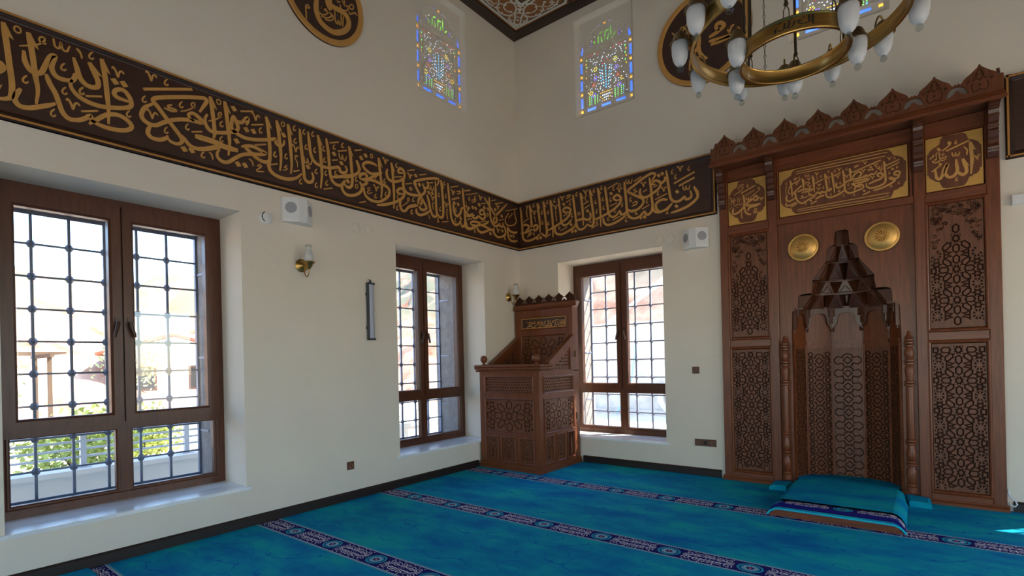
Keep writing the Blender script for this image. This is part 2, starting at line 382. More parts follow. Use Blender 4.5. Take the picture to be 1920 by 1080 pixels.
for _ln in """@A
l -5536,3670 -5522,3529 -5511,3401 -5502,3302 -5503,3227 -5512,3190 -5539,3172 -5581,3160
s -5566,3406 -5548,3392 -5541,3370 -5568,3329
t -5564,3225 -5550,3259
h -5469,3655
a -5416,3662 -5399,3526 -5387,3395 -5375,3293 -5385,3198
t -5326,3629 -5349,3622 -5363,3638 -5357,3659 -5340,3665 -5334,3648 -5367,3606 -5412,3577 -5462,3551
s -5441,3530 -5436,3464 -5412,3414 -5381,3406 -5355,3423 -5334,3479 -5307,3549 -5283,3567 -5292,3528 -5302,3477 -5282,3431 -5240,3421 -5191,3438 -5166,3477
w -5245,3651
t -5165,3673 -5147,3657 -5135,3618
c -5242,3507
c -5439,3339
c -5239,3343
c -5145,3381
s -5332,3422 -5313,3364 -5284,3306 -5270,3257 -5250,3194 -5221,3161 -5184,3161 -5146,3184
s -5459,3271 -5484,3219 -5488,3181 -5464,3153 -5419,3158 -5368,3185 -5315,3216 -5286,3239
v -5191,3263
c -5302,3167
@B
l -5095,3605 -5066,3537 -5047,3488 -5050,3450 -5079,3432 -5118,3437 -5150,3473 -5168,3542 -5183,3601
s -5169,3493 -5189,3439 -5216,3424
b -5146,3235 -5051,3274
t -5166,3671 -5142,3644 -5137,3611
c -5086,3655
a -5023,3662 -5008,3561 -4996,3422 -4989,3309 -4991,3200
v -4927,3599
d -4947,3529
d -4892,3533
s -4861,3412 -4898,3413 -4934,3417 -4954,3438 -4939,3470 -4902,3485 -4872,3467 -4851,3427 -4852,3382 -4893,3354 -4965,3329 -5036,3313 -5098,3315 -5153,3332 -5190,3366 -5203,3402 -5194,3440
c -5144,3378
b -5120,3354 -5026,3387
v -5192,3262
c -4869,3317
s -5194,3157 -5156,3171 -5122,3197 -5097,3223 -5089,3202 -5083,3189
s -5104,3161 -5060,3208 -5002,3263 -4942,3286 -4894,3278 -4855,3248 -4852,3219 -4884,3190 -4944,3173 -5015,3170 -5072,3183 -5111,3204
@C
v -4714,3661
c -4615,3658
B -4768,3545 -4427,3680
c -4767,3467
s -4375,3514 -4345,3571 -4319,3620 -4329,3641 -4401,3623 -4532,3575 -4663,3520 -4701,3496 -4705,3476 -4677,3447 -4621,3379 -4570,3323 -4525,3270 -4509,3230 -4539,3198 -4586,3198 -4611,3219 -4614,3241
s -4511,3275 -4458,3216 -4402,3203 -4324,3224 -4213,3274
s -4611,3227 -4657,3194 -4714,3186 -4744,3212 -4740,3250 -4724,3284
s -4705,3458 -4759,3409 -4784,3349 -4773,3310 -4730,3289 -4686,3297 -4635,3337 -4569,3379 -4502,3407 -4433,3421 -4369,3426 -4355,3443 -4397,3475 -4431,3484 -4460,3460 -4446,3434 -4419,3421
t -4406,3537 -4430,3539 -4437,3556 -4423,3573 -4409,3566 -4423,3534 -4466,3495 -4517,3467
m -4576,3496 -4600,3483 -4603,3467 -4554,3467 -4547,3458 -4581,3446 -4633,3452
c -4513,3520
v -4713,3368
c -4623,3278
c -4472,3356
b -4438,3328 -4360,3357
d -4496,3170
d -4441,3176
c -4361,3162
t -4309,3204 -4288,3183 -4281,3146
@D
l -4290,3674 -4276,3553 -4265,3437 -4264,3360 -4274,3328
S -4414,3303 -4340,3303 -4261,3300 -4181,3286 -4074,3287
s -4402,3203 -4341,3221 -4282,3251 -4222,3281
s -4044,3329 -4012,3348 -3938,3363 -3871,3349 -3829,3339 -3879,3313 -3969,3289 -4042,3260 -4100,3214 -4157,3164 -4204,3154 -4241,3179 -4245,3217 -4226,3251
s -4019,3337 -3969,3308 -3925,3277 -3866,3256 -3820,3262 -3788,3294
a -4176,3676 -4162,3559 -4151,3440 -4143,3335 -4155,3222
s -4316,3517 -4336,3468 -4327,3422 -4293,3385 -4233,3391 -4158,3416 -4088,3454 -4069,3490 -4079,3523 -4106,3572 -4125,3500 -4119,3458 -4081,3435 -4017,3419 -3937,3429 -3830,3461 -3752,3492 -3732,3497 -3733,3466 -3713,3449 -3681,3451 -3656,3478 -3651,3515
s -4106,3568 -4086,3542 -4036,3545 -4006,3585 -3984,3604 -3985,3571 -3997,3537
h -4224,3654
t -4203,3530 -4227,3532 -4229,3552 -4212,3569 -4206,3557 -4220,3527 -4257,3492 -4311,3460
c -4208,3471
d -4101,3643
b -4045,3641 -3935,3680
v -3913,3637
b -3952,3554 -3846,3593
d -3997,3496
d -3935,3502
c -3874,3530
c -4211,3341
d -4083,3368
l -3818,3675 -3804,3596 -3795,3484 -3790,3371 -3794,3293 -3804,3244 -3790,3194 -3752,3166 -3696,3154 -3623,3158 -3538,3192 -3482,3247
a -3720,3675 -3706,3591 -3696,3485 -3687,3379 -3689,3284 -3699,3215
h -3660,3661
d -3654,3561
c -3747,3353
b -3927,3383 -3824,3421
b -3789,3247 -3721,3271
c -4359,3161
t -4309,3204 -4287,3183 -4281,3146
d -4076,3169
d -4016,3176
t -3981,3245 -3952,3224 -3946,3188
t -3867,3207 -3889,3219 -3905,3200 -3875,3197 -3913,3167 -3906,3154 -3849,3165
@E
a -3611,3679 -3597,3561 -3588,3429 -3582,3312 -3593,3218
s -3493,3676 -3484,3542 -3470,3384 -3460,3266 -3453,3211 -3423,3183 -3378,3198 -3361,3244 -3376,3289
s -3406,3677 -3396,3570 -3385,3475 -3355,3410 -3302,3384 -3228,3380 -3152,3397 -3074,3423 -3056,3385 -3006,3386 -2977,3425 -2999,3462
a -3303,3678 -3283,3564 -3273,3426 -3267,3294 -3285,3156
s -3211,3675 -3191,3551 -3181,3402 -3169,3303 -3137,3252 -3079,3237 -3029,3263 -2998,3306
s -3155,3303 -3057,3333 -2936,3383
c -3549,3661
c -3451,3658
c -3358,3668
c -3543,3543
v -3537,3469
t -3551,3385 -3521,3406 -3542,3407 -3547,3378 -3527,3344 -3524,3297
c -3432,3518
c -3341,3517
c -3242,3560
c -3123,3614
c -3024,3663
c -3744,3351
c -3639,3366
b -3790,3245 -3722,3273
t -3629,3287 -3658,3259 -3629,3259 -3638,3241 -3675,3229
b -3567,3246 -3503,3274
c -3497,3167
d -3415,3331
w -3413,3389
c -3331,3310
c -3236,3449
c -3225,3322
c -3110,3358
c -3334,3173
c -3218,3223
b -3252,3156 -3153,3191
b -3170,3644 -3068,3683
b -3080,3587 -2975,3626
b -3150,3474 -3082,3498
d -3124,3546
w -3022,3542
d -3041,3476
@F
l -2945,3678 -2929,3571 -2918,3425 -2914,3336 -2927,3270 -2966,3244 -3003,3259 -3026,3290
l -2856,3559 -2829,3492 -2835,3440 -2895,3390 -2972,3353 -3048,3329
d -2969,3309
s -2823,3343 -2794,3291 -2826,3224 -2910,3175 -2987,3165 -3033,3199 -3039,3254 -3011,3302
d -2796,3602
d -2739,3645
h -2662,3663
b -2878,3657 -2793,3689
s -2597,3575 -2649,3586 -2721,3578 -2767,3547 -2773,3516 -2734,3485 -2673,3467 -2610,3483 -2546,3511 -2529,3524
s -2807,3372 -2821,3398 -2796,3430 -2755,3445 -2730,3426 -2746,3388 -2807,3372
s -2737,3382 -2674,3424 -2610,3467 -2535,3514
s -2726,3385 -2633,3401 -2549,3388 -2474,3381 -2431,3347 -2444,3282 -2511,3222 -2587,3183 -2681,3178 -2741,3203 -2770,3246 -2769,3297
s -2757,3368 -2727,3359 -2768,3323 -2794,3317
a -2568,3670 -2560,3577 -2547,3467 -2534,3339 -2548,3227
a -2394,3668 -2380,3574 -2372,3451 -2365,3310 -2372,3156
s -2452,3581 -2464,3533 -2449,3484 -2394,3459 -2303,3482 -2221,3536 -2205,3595 -2230,3634 -2276,3634 -2300,3596 -2277,3584 -2219,3600
s -2215,3546 -2229,3461 -2190,3388 -2107,3376 -2040,3392
s -2604,3144 -2490,3174 -2356,3231 -2263,3289 -2218,3345 -2225,3398 -2265,3411 -2312,3376 -2307,3346 -2226,3352
s -2269,3278 -2282,3221 -2255,3164 -2208,3165 -2148,3224 -2044,3275
t -2140,3295 -2169,3302 -2156,3328 -2139,3318 -2182,3262 -2254,3209
v -2477,3662
c -2321,3658
b -2159,3644 -2050,3682
v -2125,3589
b -2205,3476 -2097,3511
d -2117,3443
d -2046,3521
c -2867,3356
h -2864,3282
t -2687,3309 -2718,3302 -2714,3277 -2688,3288 -2730,3256 -2710,3244 -2663,3268
v -2609,3325
c -2611,3428
c -2494,3433
c -2622,3235
c -2482,3291
b -2832,3118 -2751,3148
c -2309,3301
c -2324,3171
c -2113,3171
b -2348,3517 -2244,3550
@G
s -1695,3586 -1664,3637 -1663,3671 -1704,3673 -1843,3632 -2010,3568 -2059,3534 -2044,3497 -2003,3442 -1972,3409 -1919,3338 -1876,3282 -1888,3254 -1944,3233 -1987,3257 -2001,3319 -1984,3365 -1951,3356 -1958,3305 -2030,3264 -2127,3222
s -2122,3372 -2037,3385 -1938,3417 -1893,3469 -1913,3522 -1934,3550
s -1891,3511 -1852,3521 -1836,3559 -1855,3596
d -1979,3526
d -2035,3618
b -1975,3643 -1866,3680
b -2114,3662 -2055,3681
b -1822,3587 -1758,3608
w -1789,3533
d -1831,3468
d -1774,3473
v -1770,3415
t -1778,3354 -1748,3369 -1772,3338 -1757,3274
s -2036,3230 -2033,3182 -1979,3164 -1890,3199 -1821,3248
s -1860,3435 -1834,3358 -1809,3263 -1777,3202 -1731,3195 -1707,3225 -1715,3343 -1716,3487 -1717,3640
l -1622,3674 -1607,3565 -1594,3413 -1593,3266 -1619,3209 -1666,3212 -1694,3245
s -1501,3670 -1488,3525 -1468,3372 -1453,3252 -1406,3173 -1330,3179 -1276,3244
s -1230,3668 -1221,3544 -1205,3412 -1197,3278 -1206,3204 -1253,3163 -1283,3215
s -1197,3278 -1160,3185 -1107,3168 -1016,3204
s -1410,3438 -1401,3334 -1352,3282 -1286,3331 -1258,3400 -1205,3421
s -1193,3396 -1141,3344 -1074,3349 -1011,3362
v -1412,3570
m -1341,3600 -1283,3619 -1277,3598 -1330,3572
m -1434,3472 -1293,3527
m -1433,3485 -1305,3533
b -1453,3628 -1316,3678
b -1197,3646 -1090,3680
d -1391,3442
d -1321,3440
d -1149,3506
c -1563,3650
c -1663,3478
c -1543,3494
v -1535,3383
t -1537,3331 -1518,3326 -1532,3288 -1516,3204
c -1368,3358
d -1282,3270
b -1614,3154 -1511,3183
c -2082,3321
c -1645,3307
c -2107,3170
t -1845,3196 -1824,3146
c -1685,3161
v -1139,3426
c -1379,3223
@G2
s -1195,3331 -1133,3323 -1070,3357 -1056,3377 -1039,3330 -982,3329 -929,3365 -851,3342 -799,3379 -807,3439 -846,3474 -900,3437 -888,3404 -808,3417
s -1099,3249 -1035,3275 -945,3280 -893,3264 -972,3231 -1062,3222 -1099,3241
s -1224,3191 -1151,3159 -1076,3169 -985,3220
s -979,3221 -923,3163 -844,3164 -721,3218 -652,3226
s -887,3248 -786,3294 -716,3343
s -867,3260 -733,3242 -596,3227
s -698,3680 -694,3588 -685,3456 -661,3354 -593,3304 -522,3318 -478,3354 -465,3320 -406,3331 -412,3385
s -800,3652 -722,3581 -642,3510 -574,3452 -540,3405 -563,3355 -612,3354 -604,3401 -545,3467 -427,3565 -305,3671
s -608,3274 -611,3202 -542,3160 -456,3171 -366,3219 -349,3287 -391,3352
m -265,3545 -343,3454 -331,3383 -241,3372 -133,3412 -84,3469 -113,3539 -125,3622
m -324,3569 -61,3659
m -268,3479 -173,3564
s -302,3351 -292,3223 -234,3158 -127,3162 -72,3181
s -303,3332 -229,3290 -138,3288 -67,3311
b -1197,3642 -1084,3680
m -1174,3597 -937,3678
c -1107,3562
m -1057,3553 -992,3576 -987,3556 -1052,3524
c -992,3602
v -881,3624
d -1146,3507
d -910,3526
b -877,3546 -776,3578
d -1041,3462
d -984,3462
d -805,3510
d -731,3508
h -741,3426
v -1136,3420
b -651,3642 -545,3677
b -575,3614 -394,3676
d -571,3534
v -513,3583
b -1160,3275 -1065,3307
b -885,3300 -771,3336
d -688,3175
c -1007,3156
d -430,3473
b -490,3401 -388,3436
d -423,3264
v -517,3251
d -224,3226
d -163,3232
c -368,3172
@H
s 66,3677 80,3586 94,3408 99,3275 113,3203 172,3163 268,3164 354,3193 417,3226
l 482,3678 499,3547 520,3373 532,3261 525,3195 479,3190 438,3235
a 378,3674 395,3550 412,3393 413,3248
l 235,3673 253,3570 265,3420 273,3341 335,3291 373,3323 364,3355 327,3366 294,3337 240,3303 153,3288 66,3290
s 113,3396 157,3405 210,3378 220,3350 154,3301
a 602,3674 620,3523 635,3352 635,3143
s 739,3674 755,3538 771,3410 778,3326 821,3277 879,3283 928,3323
s 542,3251 643,3275 724,3303 793,3331 872,3366 921,3422 928,3479 876,3513 827,3507 817,3476 845,3450 912,3445
s 673,3278 672,3220 710,3172 789,3158 886,3183 983,3223 1012,3275
t 175,3676 191,3656 202,3675 190,3626 179,3610 192,3503
v 322,3548
t 320,3496 339,3407
c 309,3654
c 548,3651
c 669,3647
c 452,3522
c 559,3506
c 458,3376
c 560,3349
v 691,3555
t 690,3509 689,3484 700,3349
v 802,3657
m 870,3671 928,3679 918,3652 869,3638
b 863,3586 945,3614
d 824,3569
c 925,3553
b 815,3406 878,3423
d 936,3264
c 949,3384
c 1032,3660
t 757,3276 727,3252 757,3243 732,3230
b 761,3209 873,3243
d 953,3167
d 1005,3166
b 503,3156 601,3194
d 364,3166
d 421,3169
c 303,3249
m 196,3250 261,3270 249,3250 184,3217
b 120,3447 218,3485
@I
s 976,3670 991,3520 1009,3374 1027,3229 1075,3173 1140,3180 1194,3227
l 1238,3679 1260,3530 1282,3368 1290,3256 1273,3194 1225,3198 1194,3227
s 1013,3307 1068,3306 1133,3313
a 1093,3669 1112,3542 1124,3399 1128,3220
s 1133,3313 1196,3282 1244,3311 1235,3377
s 913,3287 948,3338
a 1358,3675 1380,3532 1391,3347 1393,3154
s 1465,3674 1486,3510 1499,3389 1516,3295 1565,3250 1625,3265 1665,3311
s 1311,3266 1405,3285 1507,3315 1607,3358 1677,3416 1689,3476 1641,3522 1591,3506 1591,3479 1629,3453 1678,3456
s 1430,3266 1443,3200 1493,3159 1583,3165 1672,3194 1760,3239
s 1742,3669 1753,3542 1764,3407 1771,3290 1798,3214 1863,3175 1938,3179
s 1665,3320 1693,3261 1741,3260 1771,3299
s 1781,3306 1837,3268 1912,3280 1959,3296
h 1064,3392
v 1174,3660
t 1173,3614 1189,3615 1161,3588 1192,3526
b 1138,3504 1218,3530
b 1152,3445 1233,3475
d 1199,3403
c 1300,3651
c 1322,3494
c 1335,3367
c 1412,3663
c 1431,3508
c 1438,3392
b 1505,3633 1650,3677
d 1553,3559
h 1673,3640
c 1589,3614
v 1672,3578
c 1541,3480
b 1534,3398 1634,3423
c 1505,3234
b 1569,3208 1678,3242
t 1716,3403 1691,3377 1715,3368 1690,3351
c 1602,3324
w 1809,3658
t 1900,3549 1867,3530 1918,3510 1866,3499
c 1822,3421
m 1849,3371 1905,3382 1905,3351 1838,3334
c 1893,3244
c 1754,3174
b 1251,3156 1356,3193
c 1336,3224
c 1238,3256
c 1028,3659
@J
s 2109,3597 2149,3643 2150,3675 2102,3686 1994,3652 1893,3601 1791,3549 1800,3523 1890,3461 1978,3405 1997,3373 1976,3322 1906,3280 1805,3286
s 2081,3641 2098,3508 2104,3387 2114,3293 2100,3223 2061,3189 2022,3201 2003,3232 1933,3181 1853,3177 1782,3210
s 1961,3534 1950,3485 1969,3435 2027,3408 2105,3433 2183,3471 2222,3517 2204,3566 2157,3586 2128,3575 2118,3550 2156,3541
s 2213,3541 2251,3546 2284,3575 2271,3605
s 2113,3284 2134,3216 2195,3190 2289,3208 2364,3265
s 2306,3322 2236,3336 2179,3317 2155,3285 2168,3228 2214,3191
s 2296,3680 2315,3522 2331,3411 2343,3336 2383,3283 2455,3277 2510,3310 2527,3280 2571,3279 2596,3309 2582,3373
l 2626,3407 2659,3339 2666,3276 2613,3226 2524,3183 2416,3160 2343,3152
d 2201,3640
d 2248,3651
c 2368,3640
v 2469,3660
c 2570,3630
B 2388,3497 2639,3578
B 2450,3456 2637,3513
c 2408,3572
d 2426,3390
w 2539,3418
d 2413,3219
t 2317,3202 2289,3194 2307,3173 2279,3156 2320,3148
v 2262,3458
c 2186,3420
b 2151,3354 2298,3395
v 2002,3576
b 1990,3481 2049,3505
b 2127,3511 2184,3525
b 1874,3643 1975,3680
c 2041,3355
b 1975,3271 2073,3306
c 1895,3240
d 1953,3168
d 2007,3167
@K
p 3006,3362 3398,3360 3401,2870 3010,2872
o 3116,3346 3145,3354 3263,3351 3291,3323 3298,3298 3317,3281 3328,3279 3344,3260 3371,3239 3379,3217 3387,3212 3388,3023 3372,3017 3366,2992 3338,2968 3310,2961 3296,2916 3281,2889 3242,2879 3135,2885 3118,2908 3110,2939 3090,2952 3070,2965 3033,3003 3028,3022 3019,3027 3017,3212 3032,3218 3038,3235 3071,3274 3097,3283 3109,3305
s 3148,3211 3295,3269
m 3187,3176 3286,3220
t 3259,3160 3293,3179 3329,3207 3341,3220 3327,3243 3319,3233 3332,3215
c 3217,3280
t 3073,3206 3125,3228 3165,3253 3169,3279 3152,3289 3149,3265
t 3125,3252 3120,3278 3150,3308 3181,3301
s 3196,3068 3224,3104 3270,3125 3292,3153 3314,3139 3314,3109 3286,3106 3270,3125
s 3195,3065 3268,3056 3345,3055
s 3217,3004 3223,3026 3246,3040 3318,3043
s 3167,3189 3180,3126 3178,3047 3194,2990 3227,2962 3249,2964
s 3170,3055 3138,3019 3097,2997 3062,2997 3054,3023 3064,3064
w 3225,3140
v 3355,3107
m 3272,2975 3289,3013 3306,2998 3277,2968 3333,2975
m 3149,3005 3160,3006 3146,2987 3153,2928
t 3026,3195 3048,3147 3035,3101
t 3037,3186 3059,3133
t 3072,3179 3065,3119 3082,3116
t 3107,3177 3111,3110
t 3124,3168 3128,3112
t 3146,3157 3135,3141
t 3059,3108 3082,3085 3111,3098 3145,3084 3151,3101
t 3029,3065 3055,3081
t 3036,3150 3083,3140 3089,3157
t 3093,3068 3097,3066
t 3111,3066 3116,3064
@N
p 3530,3361 4618,3351 4622,2866 3530,2869
o 3700,3345 3668,3339 3651,3310 3644,3290 3608,3269 3568,3249 3554,3215 3542,3207 3546,3018 3556,3008 3569,2980 3605,2958 3644,2943 3656,2904 3685,2880 4459,2878 4489,2881 4502,2912 4514,2942 4545,2948 4551,2960 4582,2966 4599,3008 4609,3015 4610,3200 4597,3210 4585,3240 4551,3262 4514,3278 4499,3315 4478,3337 4452,3344
m 3693,3318 4426,3319 4456,3311
m 3693,3296 4426,3286 4453,3287
m 3698,2921 4424,2928 4457,2921
m 3698,2903 4424,2895 4456,2902
a 3637,3240 3648,3157 3653,3061
a 3749,3236 3758,3176 3760,3118
a 3841,3243 3852,3169 3856,3068
l 3952,3237 3962,3143 3970,3085 3975,3056 4005,3063 4000,3078 3982,3075
a 4012,3237 4025,3129 4033,3022
s 4107,3238 4117,3149 4120,3051 4132,3013 4166,2992 4212,3002 4264,3018
m 3636,3189 3618,3135 3624,3104 3644,3107
s 3650,3084 3676,3107 3716,3142 3748,3164
s 3702,3102 3760,3118 3841,3103 3810,3092 3740,3090
s 3677,3122 3694,3031 3725,2988 3757,2981 3808,3007 3864,3023
s 3803,3079 3821,3047 3859,3039 3884,3062 3908,3042 3921,3061 3945,3048 3969,3064
s 3864,2995 3907,3014 3944,3020
s 3604,3094 3597,3059 3609,3027 3642,3027 3695,3052
s 3596,3015 3595,2985 3628,2979 3694,3002
m 3720,3033 3758,3032 3809,3042
s 3960,3045 3962,3009 3992,2985 4040,2993 4087,3010 4129,3042
s 4054,3122 4048,3089 4065,3067 4101,3083 4124,3099
B 3659,3199 3730,3226
B 3867,3158 3935,3185
B 4029,3194 4091,3217
B 3638,2959 3700,2986
B 3820,2954 3876,2975
v 3697,3193
c 3600,3216
t 3593,3184 3606,3181 3592,3155 3598,3095
m 3666,3248 3705,3253 3672,3232
c 3724,3249
c 3782,3257
h 3807,3251
v 3809,3214
m 3773,3165 3786,3184 3818,3173 3792,3154
v 3817,3134
v 3881,3251
t 3881,3226 3886,3182
c 3918,3217
m 3885,3133 3916,3140 3891,3124
v 3897,3094
c 3937,3100
h 3985,3250
c 4039,3244
v 4077,3249
v 4064,3179
c 4084,3112
v 3984,3187
t 3989,3165 3991,3115
c 4001,3015
d 3746,3049
d 3823,2989
c 3776,2970
m 4061,3030 4082,3039 4064,3022
@N2
s 4212,3001 4264,3017 4275,3035 4264,3051 4236,3057 4207,3037 4201,3011
s 4177,3085 4208,3057 4253,3033
a 4165,3239 4170,3176 4169,3128
s 4080,3065 4140,3114 4197,3121 4266,3125 4300,3138 4310,3125 4333,3136 4350,3139 4360,3130 4377,3146 4380,3165
s 4180,3132 4210,3173 4244,3185 4261,3161 4238,3132
s 4191,3099 4254,3101 4321,3099 4299,3084 4242,3076 4185,3083
s 4315,3046 4359,3063 4414,3077 4431,3106 4415,3130 4393,3129 4390,3109 4414,3097
l 4441,3237 4448,3135 4451,3048 4429,3020 4380,3004 4330,3006 4300,3029 4301,3063
s 4563,3081 4559,3108 4538,3120 4522,3111 4522,3091 4553,3077 4547,3059 4521,3052 4489,3072 4484,3060 4515,3040
s 4526,3057 4520,3032 4472,3004 4412,2984 4352,2977
B 4187,3192 4417,3256
B 4459,3192 4561,3226
B 4464,3161 4560,3200
B 4268,2952 4327,2973
v 4485,3252
c 4524,3248
c 4541,3158
c 4552,3005
h 4493,2986
d 4507,3147
c 4482,3117
w 4405,3192
v 4376,3217
v 4416,3160
v 4293,3258
v 4278,3187
d 4323,3183
d 4350,3183
d 4337,3208
h 4291,3113
v 4349,3102
m 4200,3247 4240,3251 4205,3232
c 4139,3235
v 4141,3165
c 4151,3080
m 4144,3034 4185,3049
c 4108,2983
c 4197,2970
d 4280,2990
@M
p 4754,3355 5147,3358 5147,2867 4751,2866
o 4880,3353 5015,3347 5037,3329 5045,3297 5054,3279 5080,3269 5097,3257 5119,3237 5127,3215 5135,3209 5137,3013 5126,3013 5119,2982 5101,2963 5079,2959 5075,2949 5052,2945 5038,2907 5020,2878 4997,2875 4897,2876 4869,2889 4856,2919 4849,2942 4819,2955 4810,2966 4782,2991 4772,3015 4763,3020 4764,3211 4773,3211 4781,3237 4810,3263 4822,3266 4839,3276 4853,3285 4858,3326
a 5064,3250 5069,3166 5072,3088 5069,3036 5064,2966
m 5021,3217 5039,3192 5041,3167 5038,3141
s 4898,3212 5058,3266
m 4873,3221 4899,3239 4922,3259 4932,3275 4918,3291 4915,3273 4929,3266
c 4966,3274
w 4966,3169
m 5088,3122 5099,3110 5108,3085 5112,3113 5128,3126
l 5011,3116 5023,3065 5034,3021 5031,2986 5008,2973 4986,2991 4968,3019
s 4965,3122 4969,3067 4973,3024 4954,2981 4922,2970 4899,2988 4890,3026 4900,3060 4906,3095 4881,3052 4867,2995 4847,2970 4829,2986 4823,3030 4818,3068
c 4965,2942
m 4780,3167 4809,3190 4804,3200
m 4794,3046 4840,3081 4864,3099 4850,3115 4852,3096
t 4834,3253 4852,3257
d 4850,3237
t 4828,3212 4832,3150
t 4838,3216 4823,3189
t 4849,3213 4855,3156 4869,3134 4902,3144
t 4865,3187 4884,3197
t 4870,3177 4888,3187
m 4803,3151 4808,3132 4831,3126 4855,3138
t 4895,3176 4898,3175
t 4886,3127 4889,3126
m 4860,3155 4893,3159 4902,3168
t 4815,3154 4825,3161 4820,3141
@O
m -3400,4887 -3395,4913 -3374,4930 -3360,4917 -3360,4906 -3395,4890 -3394,4826 -3393,4781
Z -3276,5055 -3286,4952 -3275,4888 -3240,4835 -3179,4805 -3110,4798 -3044,4819 -2965,4877 -2918,4944 -2911,5006 -2938,5047 -2988,5065 -3054,5059 -3103,5062 -3124,5080 -3128,5135
Z -3160,5117 -3151,5056 -3118,5012
m -3268,4952 -3259,4924 -3233,4914 -3197,4923 -3164,4954 -3169,4985 -3184,4991 -3195,4971 -3174,4973
m -3234,4895 -3187,4900 -3144,4922 -3116,4955 -3127,4978 -3148,4972
m -3192,4883 -3145,4893 -3107,4917 -3095,4942 -3105,4980
m -3077,5033 -3074,4943 -3064,4915 -3047,4909 -3025,4930 -3035,4948 -3053,4920
m -3000,5034 -3005,4939 -3014,4915 -3036,4914
m -2975,5023 -2980,4967 -2987,4910
t -3223,4994 -3218,4996
t -3234,4972 -3229,4974
t -3042,4998 -3037,5000
m -3047,5150 -3030,5139 -3008,5156
m -3009,5127 -2999,5088 -2954,5092 -2913,5128 -2918,5160 -2941,5143
m -2901,5164 -2872,5200 -2849,5197 -2855,5164 -2884,5148 -2901,5164
m -2902,5114 -2897,5087 -2862,5110 -2827,5134 -2798,5118
m -2985,5203 -2969,5148
m -2956,5218 -2958,5134
@P
s 2620,4954 2710,5018 2726,5119 2713,5154
s 2711,5076 2728,4952 2774,4876 2812,4852
s 2836,5084 2911,5102 2958,5121 3005,5149 2969,5198 2923,5193 2922,5146 2958,5121
s 2835,5037 2947,5020 3065,5011 2992,4993 2853,4991
m 3040,5092 3062,5054 3085,5106 3112,5114
m 2776,5381 2871,5408
m 2486,5226 2589,5343
m 2406,5309 2476,5220
m 2712,4899 2683,4901 2670,4758
m 2638,4898 2614,4897 2606,4781
m 2577,5229 2607,5247 2626,5209
m 2421,5091 2435,5217 2456,5238
m 2446,5272 2472,5277 2466,5244
m 2644,5142 2684,5156
@Q
m 877,1956 875,1884
m 896,1909 882,1895 884,1881 897,1879 896,1905
m 801,1961 808,1907 826,1887
m 828,1959 831,1906
m 850,1958 858,1904 848,1874 816,1865 790,1881
m 849,1927 831,1906 813,1895
m 783,1955 742,1957 695,1945 672,1931 695,1922
m 708,1894 753,1888 785,1897 781,1913
m 732,1935 727,1912 740,1900
m 764,1933 759,1910
m 653,1925 661,1885 684,1861 712,1867 717,1882
m 636,1961 639,1906
m 603,1963 611,1912 629,1903
m 582,1890 567,1860
m 591,1882 629,1880 657,1890
m 536,1940 570,1957
m 531,1917 555,1931 550,1912
m 504,1954 516,1898 563,1887 606,1904
m 480,1955 488,1900 458,1874 434,1864
m 437,1954 445,1899
m 460,1953 464,1909
m 422,1955 421,1912 396,1902
m 379,1958 368,1935 353,1924
m 382,1910 376,1879 347,1869 323,1886 323,1906
m 275,1941 305,1951 334,1941 324,1922 284,1920 275,1933
m 239,1879 269,1901 303,1895 269,1885
m 236,1947 270,1941
m 329,1930 392,1933""".split('\n'):
    if _ln[0] == '@': _c = TR.setdefault(_ln[1:], []); continue
    _k, *_p = _ln.split(); _c.append((_k, [tuple(int(q)/1000 for q in s_.split(',')) for s_ in _p]))
# ================================================================== THE SETTING
WT = .90
XR, YR, ZC = 8.16, -9.65, 6.225
W1, W2, W3, W4 = (-4.815, .352), (-1.572, .352), (1.447, .352), (6.62, .352)      # window centres along the wall, sill height
def hole(c, s, hw=.764, h=2.42): return rect(c-hw, c+hw, s, s+h)
RV = [('L', -1.508), ('R', 1.462), ('R', 4.08)]
rvh = lambda c: rect(c-.433, c+.433, 4.697, 6.048)
fL = lambda u, v, d: (d, u, v)
fB = lambda u, v, d: (u, -d, v)
WU, ZU = .42, 3.42            # the wall is thinner above the friezes
struct('wall_left', carve(rect(YR-WT, WT, -.3, ZU), holes=[hole(*W1), hole(*W2), hole(-8.06, .352)], thick=WT, back=True, fn=fL), ['plaster', 'plaster'])
struct('wall_back', carve(rect(0, XR+WT, -.3, ZU), holes=[hole(*W3), hole(*W4), [(3.50, -.2), (4.66, -.2), (4.66, 2.80), (3.50, 2.80)]], thick=WT, back=True, fn=fB), ['plaster', 'plaster'])
struct('wall_upper_left', carve(rect(YR-WT, WU, ZU, 6.7), holes=[rvh(-1.508), rvh(-4.8), rvh(-8.06)], thick=WU, back=True, fn=fL), ['plaster', 'plaster'])
struct('wall_upper_back', carve(rect(0, XR+WT, ZU, 6.7), holes=[rvh(1.462), rvh(4.08), rvh(6.70)], thick=WU, back=True, fn=fB), ['plaster', 'plaster'])
struct('wall_right', carve(rect(YR-WT, 0, -.3, 6.7), holes=[hole(-1.6, .352), hole(-4.815, .352), hole(-8.06, .352)], thick=WT, back=True, fn=lambda u, v, d: (XR-d, u, v)), ['plaster', 'plaster'])
struct('wall_rear', carve(rect(0, XR, -.3, 6.7), holes=[hole(1.447, .352), hole(4.4, .0, .9, 2.6), hole(6.714, .352)], thick=WT, back=True, fn=lambda u, v, d: (u, YR+d, v)), ['plaster', 'plaster'])
struct('floor', G().box(0, XR, YR, 0, -.3, -.012), 'concrete')
struct('ceiling', G().box(-WT, XR+WT, YR-WT, WT, ZC, ZC+.3), 'ceil_dark')
struct('trim_1', G().box(-WT-.01, XR+WT+.01, YR-WT, WT+.25, 6.53, 6.75), 'concrete')
